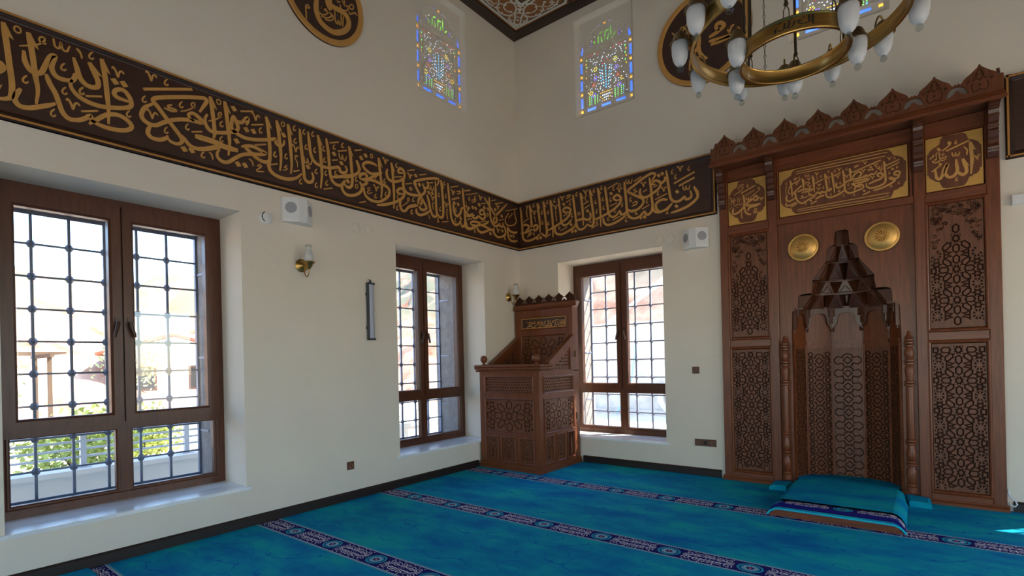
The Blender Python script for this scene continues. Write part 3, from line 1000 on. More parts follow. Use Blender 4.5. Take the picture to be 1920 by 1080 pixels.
for c in (W1, W2): portal((-.02, c[0], c[1]+1.2), (0, -PI/2, 0), 2.3, 1.4)
for c in (W3, W4): portal((c[0], .02, c[1]+1.2), (-PI/2, 0, 0), 1.4, 2.3)
for y in (-8.06,): portal((-.02, y, 1.55), (0, -PI/2, 0), 2.3, 1.4)
for y in (-1.6, -4.815, -8.06): portal((XR+.02, y, 1.55), (0, PI/2, 0), 2.3, 1.4)
for x in (1.447, 6.714): portal((x, YR-.02, 1.55), (PI/2, 0, 0), 1.4, 2.3)
# skirting boards
def skirt(name, p0, p1, nrm):
    g = G(); p0, p1, n = V(p0), V(p1), V(nrm)
    prof = [(0, 0), (.018, 0), (.018, .068), (.013, .078), (.006, .086), (0, .088)]
    g.grid([[p0+n*a+V((0, 0, z)) for a, z in prof], [p1+n*a+V((0, 0, z)) for a, z in prof]]); struct(name, g, 'skirting')
skirt('baseboard_left', (0, YR, 0), (0, -1.005, 0), (1, 0, 0))
skirt('baseboard_back', (1.035, 0, 0), (2.868, 0, 0), (0, -1, 0))
skirt('baseboard_right', (5.29, 0, 0), (XR, 0, 0), (0, -1, 0))
# cornice of the ceiling: stepped dark wooden moulding
prof = [(0, 6.17), (.012, 6.17), (.02, 6.178), (.035, 6.18), (.05, 6.19), (.062, 6.191), (.075, 6.199), (.095, 6.201), (.105, 6.207), (.125, 6.208), (.128, ZC)]
struct('trim_2', G().grid([[(a, YR, z) for a, z in prof], [(a, -a, z) for a, z in prof], [(XR, -a, z) for a, z in prof]]), 'ceil_dark')
# painted corner of the ceiling: white borders round a field of white scrollwork, brown ground
def lsym(p): return [(-y, -x) for x, y in p]
def ceiling_ornament():
    ly = []
    out = [(.152, -.152), (1.02, -.152), (1.04, -.19), (1.10, -.20), (1.085, -.25), (1.10, -.30), (1.085, -.36), (1.10, -.42), (1.06, -.47), (1.05, -.545), (.545, -.545)]
    full = out+[(-y, -x) for x, y in out[::-1]][1:-1]
    ly.append((offset(ccw(full), .012), 1)); ly.append((full, 2)); ly.append((offset(ccw(full), -.035), 0)); ly.append((offset(ccw(full), -.05), 1))
    sp = [smooth(p, 8) for p in ([(.2, -.2), (.28, -.22), (.36, -.30), (.44, -.36), (.52, -.44), (.62, -.46), (.68, -.40), (.64, -.32), (.56, -.30), (.50, -.33)],
          [(.26, -.20), (.34, -.20), (.42, -.24), (.45, -.30), (.41, -.34), (.37, -.31)], [(.44, -.28), (.52, -.22), (.62, -.21), (.70, -.25), (.72, -.32), (.66, -.36)],
          [(.62, -.46), (.74, -.48), (.84, -.44), (.90, -.36), (.86, -.27), (.78, -.26), (.75, -.32), (.80, -.36)], [(.74, -.22), (.84, -.21), (.92, -.24), (.98, -.30), (.96, -.38), (.90, -.40)],
          [(.90, -.46), (.98, -.47), (1.03, -.42), (1.0, -.36)], [(.40, -.40), (.46, -.47), (.54, -.50), (.60, -.49)])]
    for s in sp:
        for q in quads(s, .026, lambda t: 1-.4*t)+[ccw(circle(*s[-1], .021, 9))]:
            ly.append((q, 2)); ly.append((lsym(q), 2))
        for t in (.35, .6):
            c = s[int(t*(len(s)-1))]; 
            for dx, dy in ((.022, .012), (-.018, -.022)):
                q = circle(c[0]+dx, c[1]+dy, .015, 7); ly.append((q, 2)); ly.append((lsym(q), 2))
    for q in (star(.225, -.225, .06, .022, 4, 0), circle(.30, -.30, .02, 8), circle(.345, -.345, .016, 8)): ly.append((q, 2))
    inn = [(.545, -.545), (3.2, -.545), (3.2, -3.2), (.545, -3.2)]
    ly.append((inn, 3)); ly.append((offset(ccw(inn), -.03), 1)); ly.append((offset(ccw(inn), -.06), 2))
    return paint(rect(.129, 3.3, -3.3, -.129), ly, lambda u, v: (u, v, ZC-.004))
struct('trim_3', ceiling_ornament(), ['ceil_dark', 'ceil_gold', 'ceil_white', 'ceil_dark'])
g = G(); 
for a in (.137,): g.box(a, 6, -a-.006, -a, ZC-.012, ZC); g.box(a, a+.006, -6, -a, ZC-.012, ZC)
struct('trim_4', g, 'ceil_gold')

# ------------------------------------------------------------------ casement windows with iron grilles
def rectframe(g, u0, u1, v0, v1, wl, wr, wb, wt, d0, d1, mi=0, bev=.012):
    """four mitred bars with a chamfered inner edge; local x right, y outward, z up"""
    o = [(u0, v0), (u1, v0), (u1, v1), (u0, v1)]; i = [(u0+wl, v0+wb), (u1-wr, v0+wb), (u1-wr, v1-wt), (u0+wl, v1-wt)]
    j = [(i[0][0]-bev, i[0][1]-bev), (i[1][0]+bev, i[1][1]-bev), (i[2][0]+bev, i[2][1]+bev), (i[3][0]-bev, i[3][1]+bev)]
    rows = [[(u, d1, v) for u, v in o], [(u, d0, v) for u, v in o], [(u, d0, v) for u, v in j], [(u, d0+bev, v) for u, v in i], [(u, d1, v) for u, v in i], [(u, d1, v) for u, v in o]]
    g.grid(rows, mi, True)
def window(name, loc, rotz):
    r = thing(name, None, None, loc, rotz, kind='structure', local=True); HW, H = .764, 2.42
    g = G(); D0, D1 = .415, .485
    rectframe(g, -HW, HW, 0, H, .07, .07, .075, .075, D0, D1); g.box(-.038, .038, D0+.004, D1, .07, H-.07); g.box(-HW+.05, HW-.05, D0+.002, D1, .575, .645)
    obj('frame', g, 'pvc_wood', r)
    for s in (-1, 1):
        g = G(); a, b = (-HW+.045, -.006) if s < 0 else (.006, HW-.045)
        rectframe(g, a, b, .632, H-.05, .09 if s < 0 else .078, .078 if s < 0 else .09, .075, .125, D0-.022, D1-.01, bev=.016)
        sa = obj('sash', g, 'pvc_wood', r)
        obj('pane', G().box(a+.07, b-.07, D0+.025, D0+.031, .70, H-.165), 'glass', sa)
        g = G(); hx = s*.042
        g.box(hx-.014, hx+.014, D0-.03, D0-.02, 1.39, 1.47); g.tube([(hx, D0-.02, 1.43), (hx, D0-.055, 1.43)], .009, 8); g.tube([(hx, D0-.055, 1.435), (hx+s*.006, D0-.06, 1.39), (hx+s*.022, D0-.058, 1.34), (hx+s*.026, D0-.058, 1.31)], [.015, .015, .013, .011], 8)
        obj('handle', g, 'handle_brown', sa, 40)
        a, b = (-HW+.07, -.038) if s < 0 else (.038, HW-.07)
        g = G(); rectframe(g, a, b, .072, .588, .02, .02, .02, .02, D0+.006, D1-.01, bev=.01)
        lp = obj('lower_sash', g, 'pvc_wood', r)
        obj('pane', G().box(a+.012, b-.012, D0+.03, D0+.036, .085, .575), 'glass', lp)
    g = G(); DG = .86; e = .0095
    cols = [-.47, -.235, 0, .235, .47]; rws = [.258*k for k in range(1, 9)]
    for z in (.022, 2.318): g.box(-.735, .735, DG-.006, DG+.006, z-.02, z+.02)
    for u in (-.725, .725): g.box(u-.015, u+.015, DG-.012, DG+.012, .01, 2.33)
    for u in cols: g.box(u-e, u+e, DG-e, DG+e, .01, 2.33)
    for z in rws: g.box(-.72, .72, DG-e*.8, DG+e*.8, z-e*.8, z+e*.8)
    for u in cols:
        for z in rws:
            k = .033; g.lathe([(0, -.024), (.017, -.018), (k, 0), (.017, .018), (0, .024)], (u, DG, z), 6, fn=lambda x, y, q: (x, q, y))
    for z in (.45, 1.15, 1.95):
        for s in (-1, 1): g.box(*sorted((s*.72, s*.74)), DG-.01, DG+.01, z-.012, z+.012); g.box(*sorted((s*.722, s*.732)), DG-.20, DG, z-.010, z+.010)
    obj('grille', g, 'iron', r)
    g = G(); t = .03
    for s in (-1, 1): g.box(*sorted((s*(HW-.035), s*(HW+.11))), .487, .935, -.06, H+.11)
    g.box(-HW-.11, HW+.11, .487, .935, H-.035, H+.11); g.box(-HW-.14, HW+.14, .487, .98, -.09, .008)
    obj('stone_surround', g, 'stone', r)
    g = G(); prof = [(-.028, -.026), (-.030, -.004), (-.026, 0), (.42, .002), (.42, -.026)]
    g.grid([[(-HW-.03 if d < .0 else -HW, d, z) for d, z in prof], [(HW+.03 if d < .0 else HW, d, z) for d, z in prof]]); b = len(g.v)
    g.box(-HW-.03, HW+.03, -.028, -.001, -.026, -.0015); g.box(-HW, HW, -.001, .42, -.02, .001)
    obj('sill', g, 'marble', r)
    return r
w1 = window('window_1', (0, W1[0], W1[1]), PI/2)
dup(w1, (0, W2[0], W2[1]), PI/2, name='window_2')
dup(w1, (W3[0], 0, W3[1]), 0, name='window_3')
dup(w1, (W4[0], 0, W4[1]), 0, name='window_4')

# ------------------------------------------------------------------ plaster lattice windows with coloured glass (arched, high on the walls)
def revzen(name, loc, rotz):
    """local u right, v up from the sill of the niche, d into the room; origin at the niche's lower centre on the wall face"""
    r = thing(name, None, None, loc, rotz, kind='structure', local=True)
    fn = lambda u, v, d: (u, -d, v); HW, H = .433, 1.351
    g = G(); c = .045
    o = [(-HW, 0), (HW, 0), (HW, H), (-HW, H)]; i = [(-HW+c, c), (HW-c, c), (HW-c, H-c), (-HW+c, H-c)]
    m_ = [(-HW+.012, .012), (HW-.012, .012), (HW-.012, H-.012), (-HW+.012, H-.012)]
    g.grid([[fn(u, v, -.002) for u, v in o], [fn(u, v, -.012) for u, v in m_], [fn(u, v, -.06) for u, v in i]], 0, True)
    obj('splayed_frame', g, 'revzen', r)
    holes = []; fine = []; pan = []; pan2 = []; tgt = [holes, pan]
    def cut(p, col): tgt[0].append(ccw(p)); tgt[1].append((p, col))
    y0, zs, zm, R = .098, .815, .895, .362
    def bar(u0, u1, v0, v1, col): cut(rect(u0, u1, v0, v1), col)
    # border: blue bars parted by amber squares
    sq = [.098, .335, .575, .815]
    for s in (-1, 1):
        for k, z in enumerate(sq): bar(s*R-.019, s*R+.019, z-.02, z+.02, 'amber')
        for a, b in zip(sq, sq[1:]): bar(s*R-.019, s*R+.019, a+.048, b-.048, 'blue')
    for u in (-.215, 0, .215): bar(u-.07, u+.07, .08, .118, 'blue')
    for u in (-.205, 0, .205): bar(u-.068, u+.068, .868, .905, 'blue')
    def arc(a0, a1, col):
        n = 6; A = [math.radians(a0+(a1-a0)*k/n) for k in range(n+1)]
        cut([((R+.019)*math.cos(a), .815+(R+.019)*math.sin(a)) for a in A]+[((R-.019)*math.cos(a), .815+(R-.019)*math.sin(a)) for a in A[::-1]], col)
    for a in (45, 90, 135): arc(a-3.2, a+3.2, 'amber')
    for a in (22.5, 67.5, 112.5, 157.5): arc(a-13, a+13, 'blue')
    tgt = [fine, pan2]
    # tympanum: green lettering among small clear lights
    rnd = random.Random(3); taken = []
    def leaf(u, v, a, L, w, col):
        ca, sa = math.cos(a), math.sin(a); p = [(u+ca*x*L-sa*y*w, v+sa*x*L+ca*y*w) for x, y in ((-.5, 0), (-.2, .5), (.2, .5), (.5, 0), (.2, -.5), (-.2, -.5))]
        cut(p, col); taken.append((u, v, max(L, w)*.55))
    def free(u, v, rr): return all((u-a)**2+(v-b)**2 > (c+rr)**2 for a, b, c in taken)
    for u, v, a, L in ((-.10, 1.0, 1.5, .12), (-.05, .985, 1.7, .10), (0, 1.03, 1.5, .15), (.045, .985, 1.3, .09), (.085, 1.05, 1.6, .16), (.035, 1.075, .2, .07), (-.06, 1.08, .5, .06), (-.16, .985, 2.3, .06), (.14, .99, .8, .07), (.0, .943, .05, .09), (.10, .948, .05, .07)): leaf(u, v, a, L, .018, 'green')
    for u, v in ((-.22, .95), (-.2, .985), (.2, .97), (.225, .945), (.21, 1.0)): leaf(u, v, rnd.random()*3, .03, .016, 'violet')
    # field: tree of blue leaves over a basket, flowers to the sides, under a scalloped arch
    for k in range(9): leaf(0, .33+.036*k, PI/2, .026, .013, 'sky')
    for k in range(6):
        for s in (-1, 1): leaf(s*(.035+.004*k), .36+.042*k, PI/2+s*-.65, .036, .012, 'sky' if (k+s) % 3 else 'clear'); leaf(s*(.068+.004*k), .40+.038*k, PI/2+s*-.75, .03, .011, 'sky' if k % 2 else 'clear')
    for u, v in ((-.02, .69), (.03, .70), (-.05, .66), (.06, .655)): leaf(u, v, rnd.random()*3, .026, .015, 'red')
    def flower(u, v, c1, c2):
        leaf(u, v, 0, .014, .014, c2)
        for k in range(6):
            a = k*PI/3; leaf(u+.024*math.cos(a), v+.024*math.sin(a), a, .02, .013, c1)
    for u, v, c1, c2 in ((-.155, .62, 'yellow', 'red'), (.14, .66, 'yellow', 'clear'), (-.155, .50, 'violet', 'yellow'), (.155, .545, 'violet', 'yellow'), (-.185, .42, 'red', 'amber'), (.175, .44, 'red', 'yellow'), (-.225, .32, 'yellow', 'red'), (.235, .38, 'yellow', 'red'), (-.175, .275, 'violet', 'yellow'), (.19, .30, 'violet', 'yellow')): flower(u, v, c1, c2)
    for s in (-1, 1):
        for k in range(5):
            leaf(s*.15+.02, .16+.026*k, 1.1, .028, .012, 'green'); leaf(s*.15-.02, .16+.026*k, 2.0, .028, .012, 'green'); leaf(s*.235+.015, .17+.026*k, 1.1, .026, .012, 'green' if k % 2 else 'sky'); leaf(s*.235-.015, .17+.026*k, 2.0, .026, .012, 'green')
    for k in range(-2, 3):
        for j in range(3):
            if abs(k) <= 2-j: leaf(k*.026+(.0 if j % 2 == 0 else .0), .235-.034*j, PI/4, .02, .018, 'clear')
    for k in range(-3, 4): leaf(k*.027, .272, 0, .02, .013, 'amber')
    for k in range(3):
        for s in (-1, 1): leaf(s*(.085-.028*k), .225-.032*k, s*PI/4, .024, .012, 'amber')
    leaf(0, .13, 0, .03, .014, 'amber')
    for s in (-1, 1):
        for k in range(6): leaf(s*(.295-.012*(k % 2)), .55+.046*k, PI/2+s*.3*(-1)**k, .034, .014, ('amber', 'green', 'amber', 'green', 'amber', 'green')[k])
        for k in range(4): leaf(s*(.25-.045*k), .835-.012*(k % 2), s*-.5, .03, .015, ('red', 'red', 'clear', 'red')[k])
    for k in range(700):
        if rnd.random() < .42:
            a = rnd.random()*PI; q = rnd.random()**.5*.30; u, v = q*math.cos(a), .935+q*.83*math.sin(a)
            if (u/.30)**2+((v-.815)/.31)**2 > .93 or v < .93: continue
        else:
            u, v = rnd.uniform(-.30, .30), rnd.uniform(.15, .84); e = .26 if v < .62 else .26-.9*(v-.62)
            if .245 < abs(u) < .285 and v > .45 or abs(u) > .30: continue
        if free(u, v, .012): leaf(u, v, rnd.random()*PI, rnd.uniform(.014, .022), .010, 'clear')
    # scalloped arch and borders stand a little proud
    fld = rect(-.318, .318, .142, .838); tym = [(.30*math.cos(a), .932+.235*math.sin(a)) for a in [PI*k/16 for k in range(17)]]
    pl = carve(rect(-HW+c, HW-c, c, H-c), holes=holes+[fld, tym], thick=.026, back=False, fn=lambda u, v, d: fn(u, v, d-.06))
    pl.add(carve(rect(-.335, .335, .13, 1.18), holes=fine, thick=.006, back=False, side=True, fn=lambda u, v, d: fn(u, v, d-.074)))
    obj('plaster_lattice', pl, ['revzen', 'revzen'], r)
    g = G()
    for s in (-1, 1):
        p = smooth([(s*.27, .16), (s*.285, .3), (s*.25, .40), (s*.215, .47), (s*.235, .54), (s*.27, .58), (s*.255, .66), (s*.20, .70), (s*.15, .735), (s*.10, .775), (s*.03, .80), (0, .83)], 5)
        for q in quads(p, .02): g.prism(ccw(q), fn, -.06, -.045, back=False)
    for u in (-.325, .325): g.prism(rect(u-.008, u+.008, .135, .84), fn, -.06, -.05, back=False)
    for v in (.137, .843, .928): g.prism(rect(-.325, .325, v-.007, v+.007), fn, -.06, -.05, back=False)
    obj('moulding', g, 'revzen', r)
    cols = ['blue', 'amber', 'red', 'green', 'yellow', 'sky', 'violet', 'clear']; g = G()
    for p, cc in pan: g.face([fn(u, v, -.0865) for u, v in p], cols.index(cc))
    for p, cc in pan2: g.face([fn(u, v, -.0795) for u, v in p], cols.index(cc))
    obj('coloured_glass', g, ['glass_'+x for x in cols], r)
    return r
rv = revzen('window_5', (0, RV[0][1], 4.697), PI/2)
dup(rv, (RV[1][1], 0, 4.697), 0, name='window_6')
dup(rv, (RV[2][1], 0, 4.697), 0, name='window_7')

# ------------------------------------------------------------------ carpet: navy borders on mottled teal
def carpet():
    B = [-1.183, -2.545, -3.872, -5.165, -6.46, -7.75, -9.05]; hw = .118; T = .548; g = G()
    fl = lambda y: (lambda u, v: (u, y+v, 0.))
    def border(u0, u1, yc):
        ly = [(rect(u0, u1, -hw+.010, -hw+.013), 4), (rect(u0, u1, hw-.013, hw-.010), 4), (rect(u0, u1, -.092, .092), 1), (rect(u0, u1, -.097, -.093), 2), (rect(u0, u1, .093, .097), 2)]
        k = 0
        while u0+.018*k < u1: 
            for s in (-1, 1): ly.append((circle(u0+.018*k, s*.1045, .004, 5), 2))
            k += 1
        k0 = math.floor((u0-.475)/T)-1
        for k in range(k0, k0+int((u1-u0)/T)+4):
            c = .475+k*T
            if c < u0-.4 or c > u1+.4: continue
            for s in (-1, 1):
                for t in (-1, 1):
                    for (cx, cy, rr, a0, tn, sg) in ((.135, .045, .033, 3.6, 1.3, 1), (.20, -.03, .036, .6, 1.35, -1), (.252, .055, .026, 3.9, 1.2, 1)):
                        for q in quads(spiral(c+s*cx, t*cy, rr, a0 if s > 0 else PI-a0, tn, sg*s*t, 9, rr*.95), .0062): ly.append((q, 2))
                    for q in quads(smooth([(c+s*.10, t*.01), (c+s*.14, t*.005), (c+s*.18, t*.03), (c+s*.23, t*.02), (c+s*.274, t*.03)], 3), .0065): ly.append((q, 2))
                    for x, y in ((.12, .078), (.17, .074), (.225, .082), (.262, .012), (.155, .03)): ly.append((star(c+s*x, t*y, .009, .004, 3, x*40), 2))
            for rr, m_ in ((.080, 1), (.074, 3), (.060, 1), (.053, 3)): ly.append((circle(c, 0, rr*1.12, 22, rr), m_))
            for j in range(10):
                a = j*PI/5; ly.append((circle(c+.036*1.1*math.cos(a), .036*math.sin(a), .010, 6), 2)); ly.append((circle(c+.037*1.1*math.cos(a), .037*math.sin(a), .0055, 5), 1))
            ly.append((circle(c, 0, .024, 8), 1)); ly.append((star(c, 0, .021, .010, 6), 4)); ly.append((circle(c, 0, .006, 6), 2))
        return paint(rect(u0, u1, -hw, hw), ly, fl(yc), 3)
    # one period of border is drawn once and repeated along the row
    first = border(0, .201, 0); tile = border(.201, .201+T, 0)
    field_h = [(B[0]+hw, -.0)]+[(B[i+1]+hw, B[i]-hw) for i in range(len(B)-1)]+[(YR, B[-1]-hw)]
    for yc in B:
        g.add(first, lambda x, y, z: (x, y+yc, z), 1)
        for k in range(17):
            if .201+(k+1)*T < XR+.3: g.add(tile, lambda x, y, z: (min(XR, x+k*T), y+yc, z), 1)
    W = 1.5; S = [(.25, .35, .16, .4, 1.4, 1), (.62, .62, .14, 3, 1.5, -1), (.95, .30, .15, 1, 1.4, 1), (1.28, .72, .15, 4, 1.4, -1), (.22, .85, .10, 2, 1.2, 1), (.85, .92, .11, 5, 1.3, 1), (1.25, .22, .10, .2, 1.2, -1)]
    P = [[(.05, .1), (.2, .16), (.4, .12), (.55, .2), (.75, .15)], [(.4, .5), (.5, .45), (.62, .46), (.8, .5), (.9, .44)], [(.05, .65), (.2, .6), (.35, .68), (.45, .8)], [(1.0, .6), (1.1, .5), (1.2, .5), (1.4, .42)], [(.7, .8), (.8, .72), (1.0, .75), (1.15, .9), (1.3, .95)]]
    def field(h, u0, u1):
        ly = []
        for (x, y, r, a, t, sg) in S:
            for q in quads(spiral(x+u0, y*h, r, a, t, sg, 12, r*.75), .007, lambda t: 1.1-.6*t): ly.append((q, 1))
        for p in P:
            for q in quads(smooth([(a+u0, b*h) for a, b in p], 5), .008, lambda t: .5+t*(1-t)*3): ly.append((q, 1))
            for c in p[1:-1]: ly.append((star(c[0]+u0+.02, c[1]*h+.02, .035, .010, 3, c[0]*9), 1))
        return paint(rect(u0, u1, 0, h), ly, lambda u, v: (u, v, 0))
    for y0, y1 in field_h:
        t = field(y1-y0, 0, W)
        for k in range(6): g.add(t, lambda x, y, z: (min(XR, x+k*W), y+y0, z), 0)
    g.box(.002, XR-.002, YR+.002, -.002, -.011, -.001, 0)
    o = obj('carpet', g, ['carpet_teal', 'carpet_line', 'carpet_navy', 'carpet_white', 'carpet_aqua', 'carpet_red'])
    tag(o, 'fitted teal blue carpet with navy arabesque border rows covering the whole floor', 'carpet')
carpet()
# offcut of carpet by the left wall
g = G(); rnd = random.Random(5); n = 16
rows = []
for j in range(5):
    rows.append([(.03+.21*i/n, -5.42+.24*j/4+(.012*rnd.random() if j in (0, 4) else 0), .012+.004*rnd.random()) for i in range(n+1)])
g.grid(rows); g.grid([[(x, y, .001) for x, y, z in rows[-1]], rows[-1]]); g.grid([[r[-1] for r in rows], [(r[-1][0]+.002, r[-1][1], .001) for r in rows]]); g.grid([[(x, y, .001) for x, y, z in rows[0]], rows[0]])
for i in range(60):
    x, y = .03+.21*rnd.random(), -5.18; g.tube([(x, y, .013), (x+.006*rnd.random(), y+.012+.01*rnd.random(), .006)], .0016, 4)
tag(obj('carpet_offcut', g, 'carpet_teal'), 'small frayed offcut of teal carpet against the skirting under the large window', 'carpet piece')

# ================================================================== CALLIGRAPHY FRIEZES
def frieze(name, label, u0, u1, fn, secs, ends=(1, 1)):
    z0, z1 = 3.040, 3.755; r = thing(name, label, 'calligraphy panel', tuple(fn((u0+u1)/2, z0, 0)), group='dark friezes with gilt lettering round the hall')
    g = G(); g.prism(rect(u0, u1, z0, z1), fn, .001, .026); obj('board', g, 'board', r)
    g = G(); pr = [(0, .026), (.006, .034), (.012, .040), (.022, .042), (.030, .036), (.044, .034), (.052, .028), (.058, .0262)]
    def bar(a, b, va, vb, axis):
        pass
    for za, s in ((z0, 1), (z1, -1)):
        g.grid([[fn(u0, za+s*t, d) for t, d in [(0, .001)]+pr], [fn(u1, za+s*t, d) for t, d in [(0, .001)]+pr]])
    for ua, s, on in ((u0, 1, ends[0]), (u1, -1, ends[1])):
        if on: g.grid([[fn(ua+s*t, z0, d) for t, d in [(0, .001)]+pr], [fn(ua+s*t, z1, d) for t, d in [(0, .001)]+pr]])
    obj('moulded_frame', g, 'mould', r)
    g = G()
    for za, s in ((z0, 1), (z1, -1)): g.prism(rect(u0, u1, *sorted((za+s*.010, za+s*.024))), fn, .036, .0435)
    for ua, s, on in ((u0, 1, ends[0]), (u1, -1, ends[1])):
        if on: g.prism(rect(*sorted((ua+s*.010, ua+s*.024)), z0+.01, z1-.01), fn, .036, .0435)
    obj('gilt_line', g, 'gold_line', r)
    if secs:
        g = G()
        for s_ in secs: letters(s_, fn, .030, .034, g, 1.0, d0=.025)
        obj('gilt_lettering', g, 'gold_paint', r)
    return r
frieze('calligraphy_frieze', 'long dark frieze with large gilt Arabic lettering along the left wall', -9.5, -.001, fL, 'A B C D E F G G2'.split(), (1, 0))
frieze('calligraphy_frieze', 'dark frieze with gilt Arabic lettering between the room corner and the prayer niche', .044, 2.876, fB, 'H I J'.split(), (0, 1))
frieze('calligraphy_frieze', 'gilt-edged end of a dark frieze right of the prayer niche', 5.292, XR, fB, [], (1, 0))

# ================================================================== ROUNDELS
def roundel(label, c, z, R, fn, sec, W):
    r = thing('calligraphy_roundel', label, 'roundel', tuple(fn(c, z-R, 0)), group='round gilt-rimmed name plates high on the walls')
    g = G(); g.prism(circle(c, z, R, 64), fn, .001, .022); obj('disc', g, 'board', r)
    g = G(); rows = []
    for rr, d in ((R-.062, .022), (R-.058, .030), (R-.03, .036), (R-.004, .034), (R, .022)): rows.append([fn(c+rr*math.cos(a), z+rr*math.sin(a), d) for a in [2*PI*k/72 for k in range(72)]])
    g.grid(rows, 0, True); obj('gilt_rim', g, 'gold_paint', r, 50)
    obj('gilt_lettering', letters(sec, fn, W, .029, None, 1.0, d0=.021), 'gold_paint', r)
roundel('dark round plate with a gilt rim and gilt Arabic lettering high on the left wall', -3.187, 5.12, .462, fL, 'O', .026)
roundel('dark round plate with a gilt rim hanging on the back wall behind the chandelier', 2.756, 5.121, .541, fB, 'P', .042)

# ================================================================== CARVED PATTERNS
def tile_cells(ku, kv, u0, v0, full=True):
    """one repeat of the star pattern: eight-pointed star ringed by long hexagons, wheels at the sides"""
    R = []; Fs = []
    def S(p): return [(u0+x*ku, v0+y*kv) for x, y in p]
    def hexa(cx, cy, ang, L, w):
        c, s = math.cos(ang), math.sin(ang); q = [(-L/2, 0), (-L/2+w*.45, w/2), (L/2-w*.3, w/2), (L/2, 0), (L/2-w*.3, -w/2), (-L/2+w*.45, -w/2)]
        return [(cx+c*x-s*y, cy+s*x+c*y) for x, y in q]
    R.append(S(star(0, 0, 25, 17, 8, PI/8)))
    for s in (-1, 1): R.append(S([(0, s*38), (20, s*52), (20, s*82), (0, s*98), (-20, s*82), (-20, s*52)])); R.append(S(hexa(s*86, 0, 0 if s < 0 else PI, 66, 36)))
    for sx in (-1, 1):
        for sy in (-1, 1):
            R.append(S(hexa(sx*64, sy*50, math.atan2(-sy*50, -sx*64), 66, 34))); R.append(S(star(sx*134, sy*42, 33, 15, 6, 0, 1, .72)))
            Fs.append(S([(sx*24, sy*20), (sx*36, sy*22), (sx*26, sy*33)])); Fs.append(S([(sx*160, sy*70), (sx*172, sy*62), (sx*172, sy*84)]))
        R.append(S(rect(*sorted((sx*138, sx*170)), -16, 16)))
        for sy in (-1, 1):
            for k in range(8):
                a = (k+.5)*PI/4; 
                if sy*math.sin(a) > 0: continue
                Fs.append(S([(sx*134+14*math.cos(a), sy*105+14*math.sin(a)), (sx*134+36*math.cos(a-.27), sy*105+36*math.sin(a-.27)), (sx*134+36*math.cos(a+.27), sy*105+36*math.sin(a+.27))]))
            R.append(S([(sx*58, sy*104), (sx*34, sy*92), (sx*62, sy*88), (sx*82, sy*76), (sx*80, sy*104)]))
    return R, Fs
def clip(polys, b):
    return [p for p in polys if all(b[0] < x < b[1] and b[2] < y < b[3] for x, y in p)]
def star_board(u0, u1, v0, v1, fn, ku=None, period=.277, phase=0., g=.012, depth=.016, arch=None, tilew=None):
    R = []; Fs = []; w = tilew or (u1-u0); nx = max(1, round((u1-u0)/w)); k = (w/2-.004)/176; kv = period/210
    for ix in range(nx):
        uc = u0+w*(ix+.5); n0 = math.floor((v0-phase)/period)-1
        for j in range(n0, n0+int((v1-v0)/period)+4):
            a, b = tile_cells(k, kv, uc, phase+j*period); R += a; Fs += b
    bb = (u0+.003, u1-.003, v0+.003, v1-.003); R = clip(R, bb); Fs = clip(Fs, bb)
    if arch:
        inside = lambda p: all(arch(x, y) for x, y in p)
        R = [p for p in R if inside(p)]; Fs = [p for p in Fs if inside(p)]
        rr = random.Random(2); uc = (u0+u1)/2
        for s in (-1, 1):
            for k_ in range(120):
                x = uc+s*rr.uniform(.0, (u1-u0)/2-.02); y = rr.uniform(v1-.52, v1-.012)
                if arch(x, y-.012): continue
                Fs += quads(spiral(x, y, rr.uniform(.012, .022), rr.random()*6, 1.15, s, 7), .005)
    return carve(rect(u0, u1, v0, v1), R, Fs, g=g, depth=depth, fn=fn)
def flower_board(u0, u1, v0, v1, fn):
    """pointed arch with scrolls and a vase of leaves"""
    w, h = u1-u0, v1-v0; c = (u0+u1)/2; Fs = []
    A = smooth([(c-w*.34, v0+h*.1), (c-w*.36, v0+h*.45), (c-w*.30, v0+h*.62), (c-w*.12, v0+h*.74), (c, v0+h*.86), (c+w*.12, v0+h*.74), (c+w*.30, v0+h*.62), (c+w*.36, v0+h*.45), (c+w*.34, v0+h*.1)], 4)
    Fs += quads(A, .006)
    for s in (-1, 1):
        for x, y, r, t in ((.30, .84, .13, 1.3), (.16, .92, .07, 1.1), (.40, .70, .07, 1.1), (.18, .58, .12, 1.3), (.17, .36, .13, 1.3), (.12, .18, .10, 1.2), (.42, .5, .05, 1.)):
            Fs += quads(spiral(c+s*x*w, v0+y*h, r*w, 1.2 if s > 0 else PI-1.2, t, s, 8), .0045)
        Fs += quads(smooth([(c, v0+h*.10), (c+s*w*.04, v0+h*.3), (c+s*w*.02, v0+h*.5), (c, v0+h*.66)], 4), .004)
        Fs.append(star(c+s*w*.08, v0+h*.46, w*.05, w*.02, 4)); Fs.append(star(c+s*w*.24, v0+h*.70, w*.04, w*.016, 4))
    return carve(rect(u0, u1, v0, v1), (), Fs, depth=.011, fn=fn)
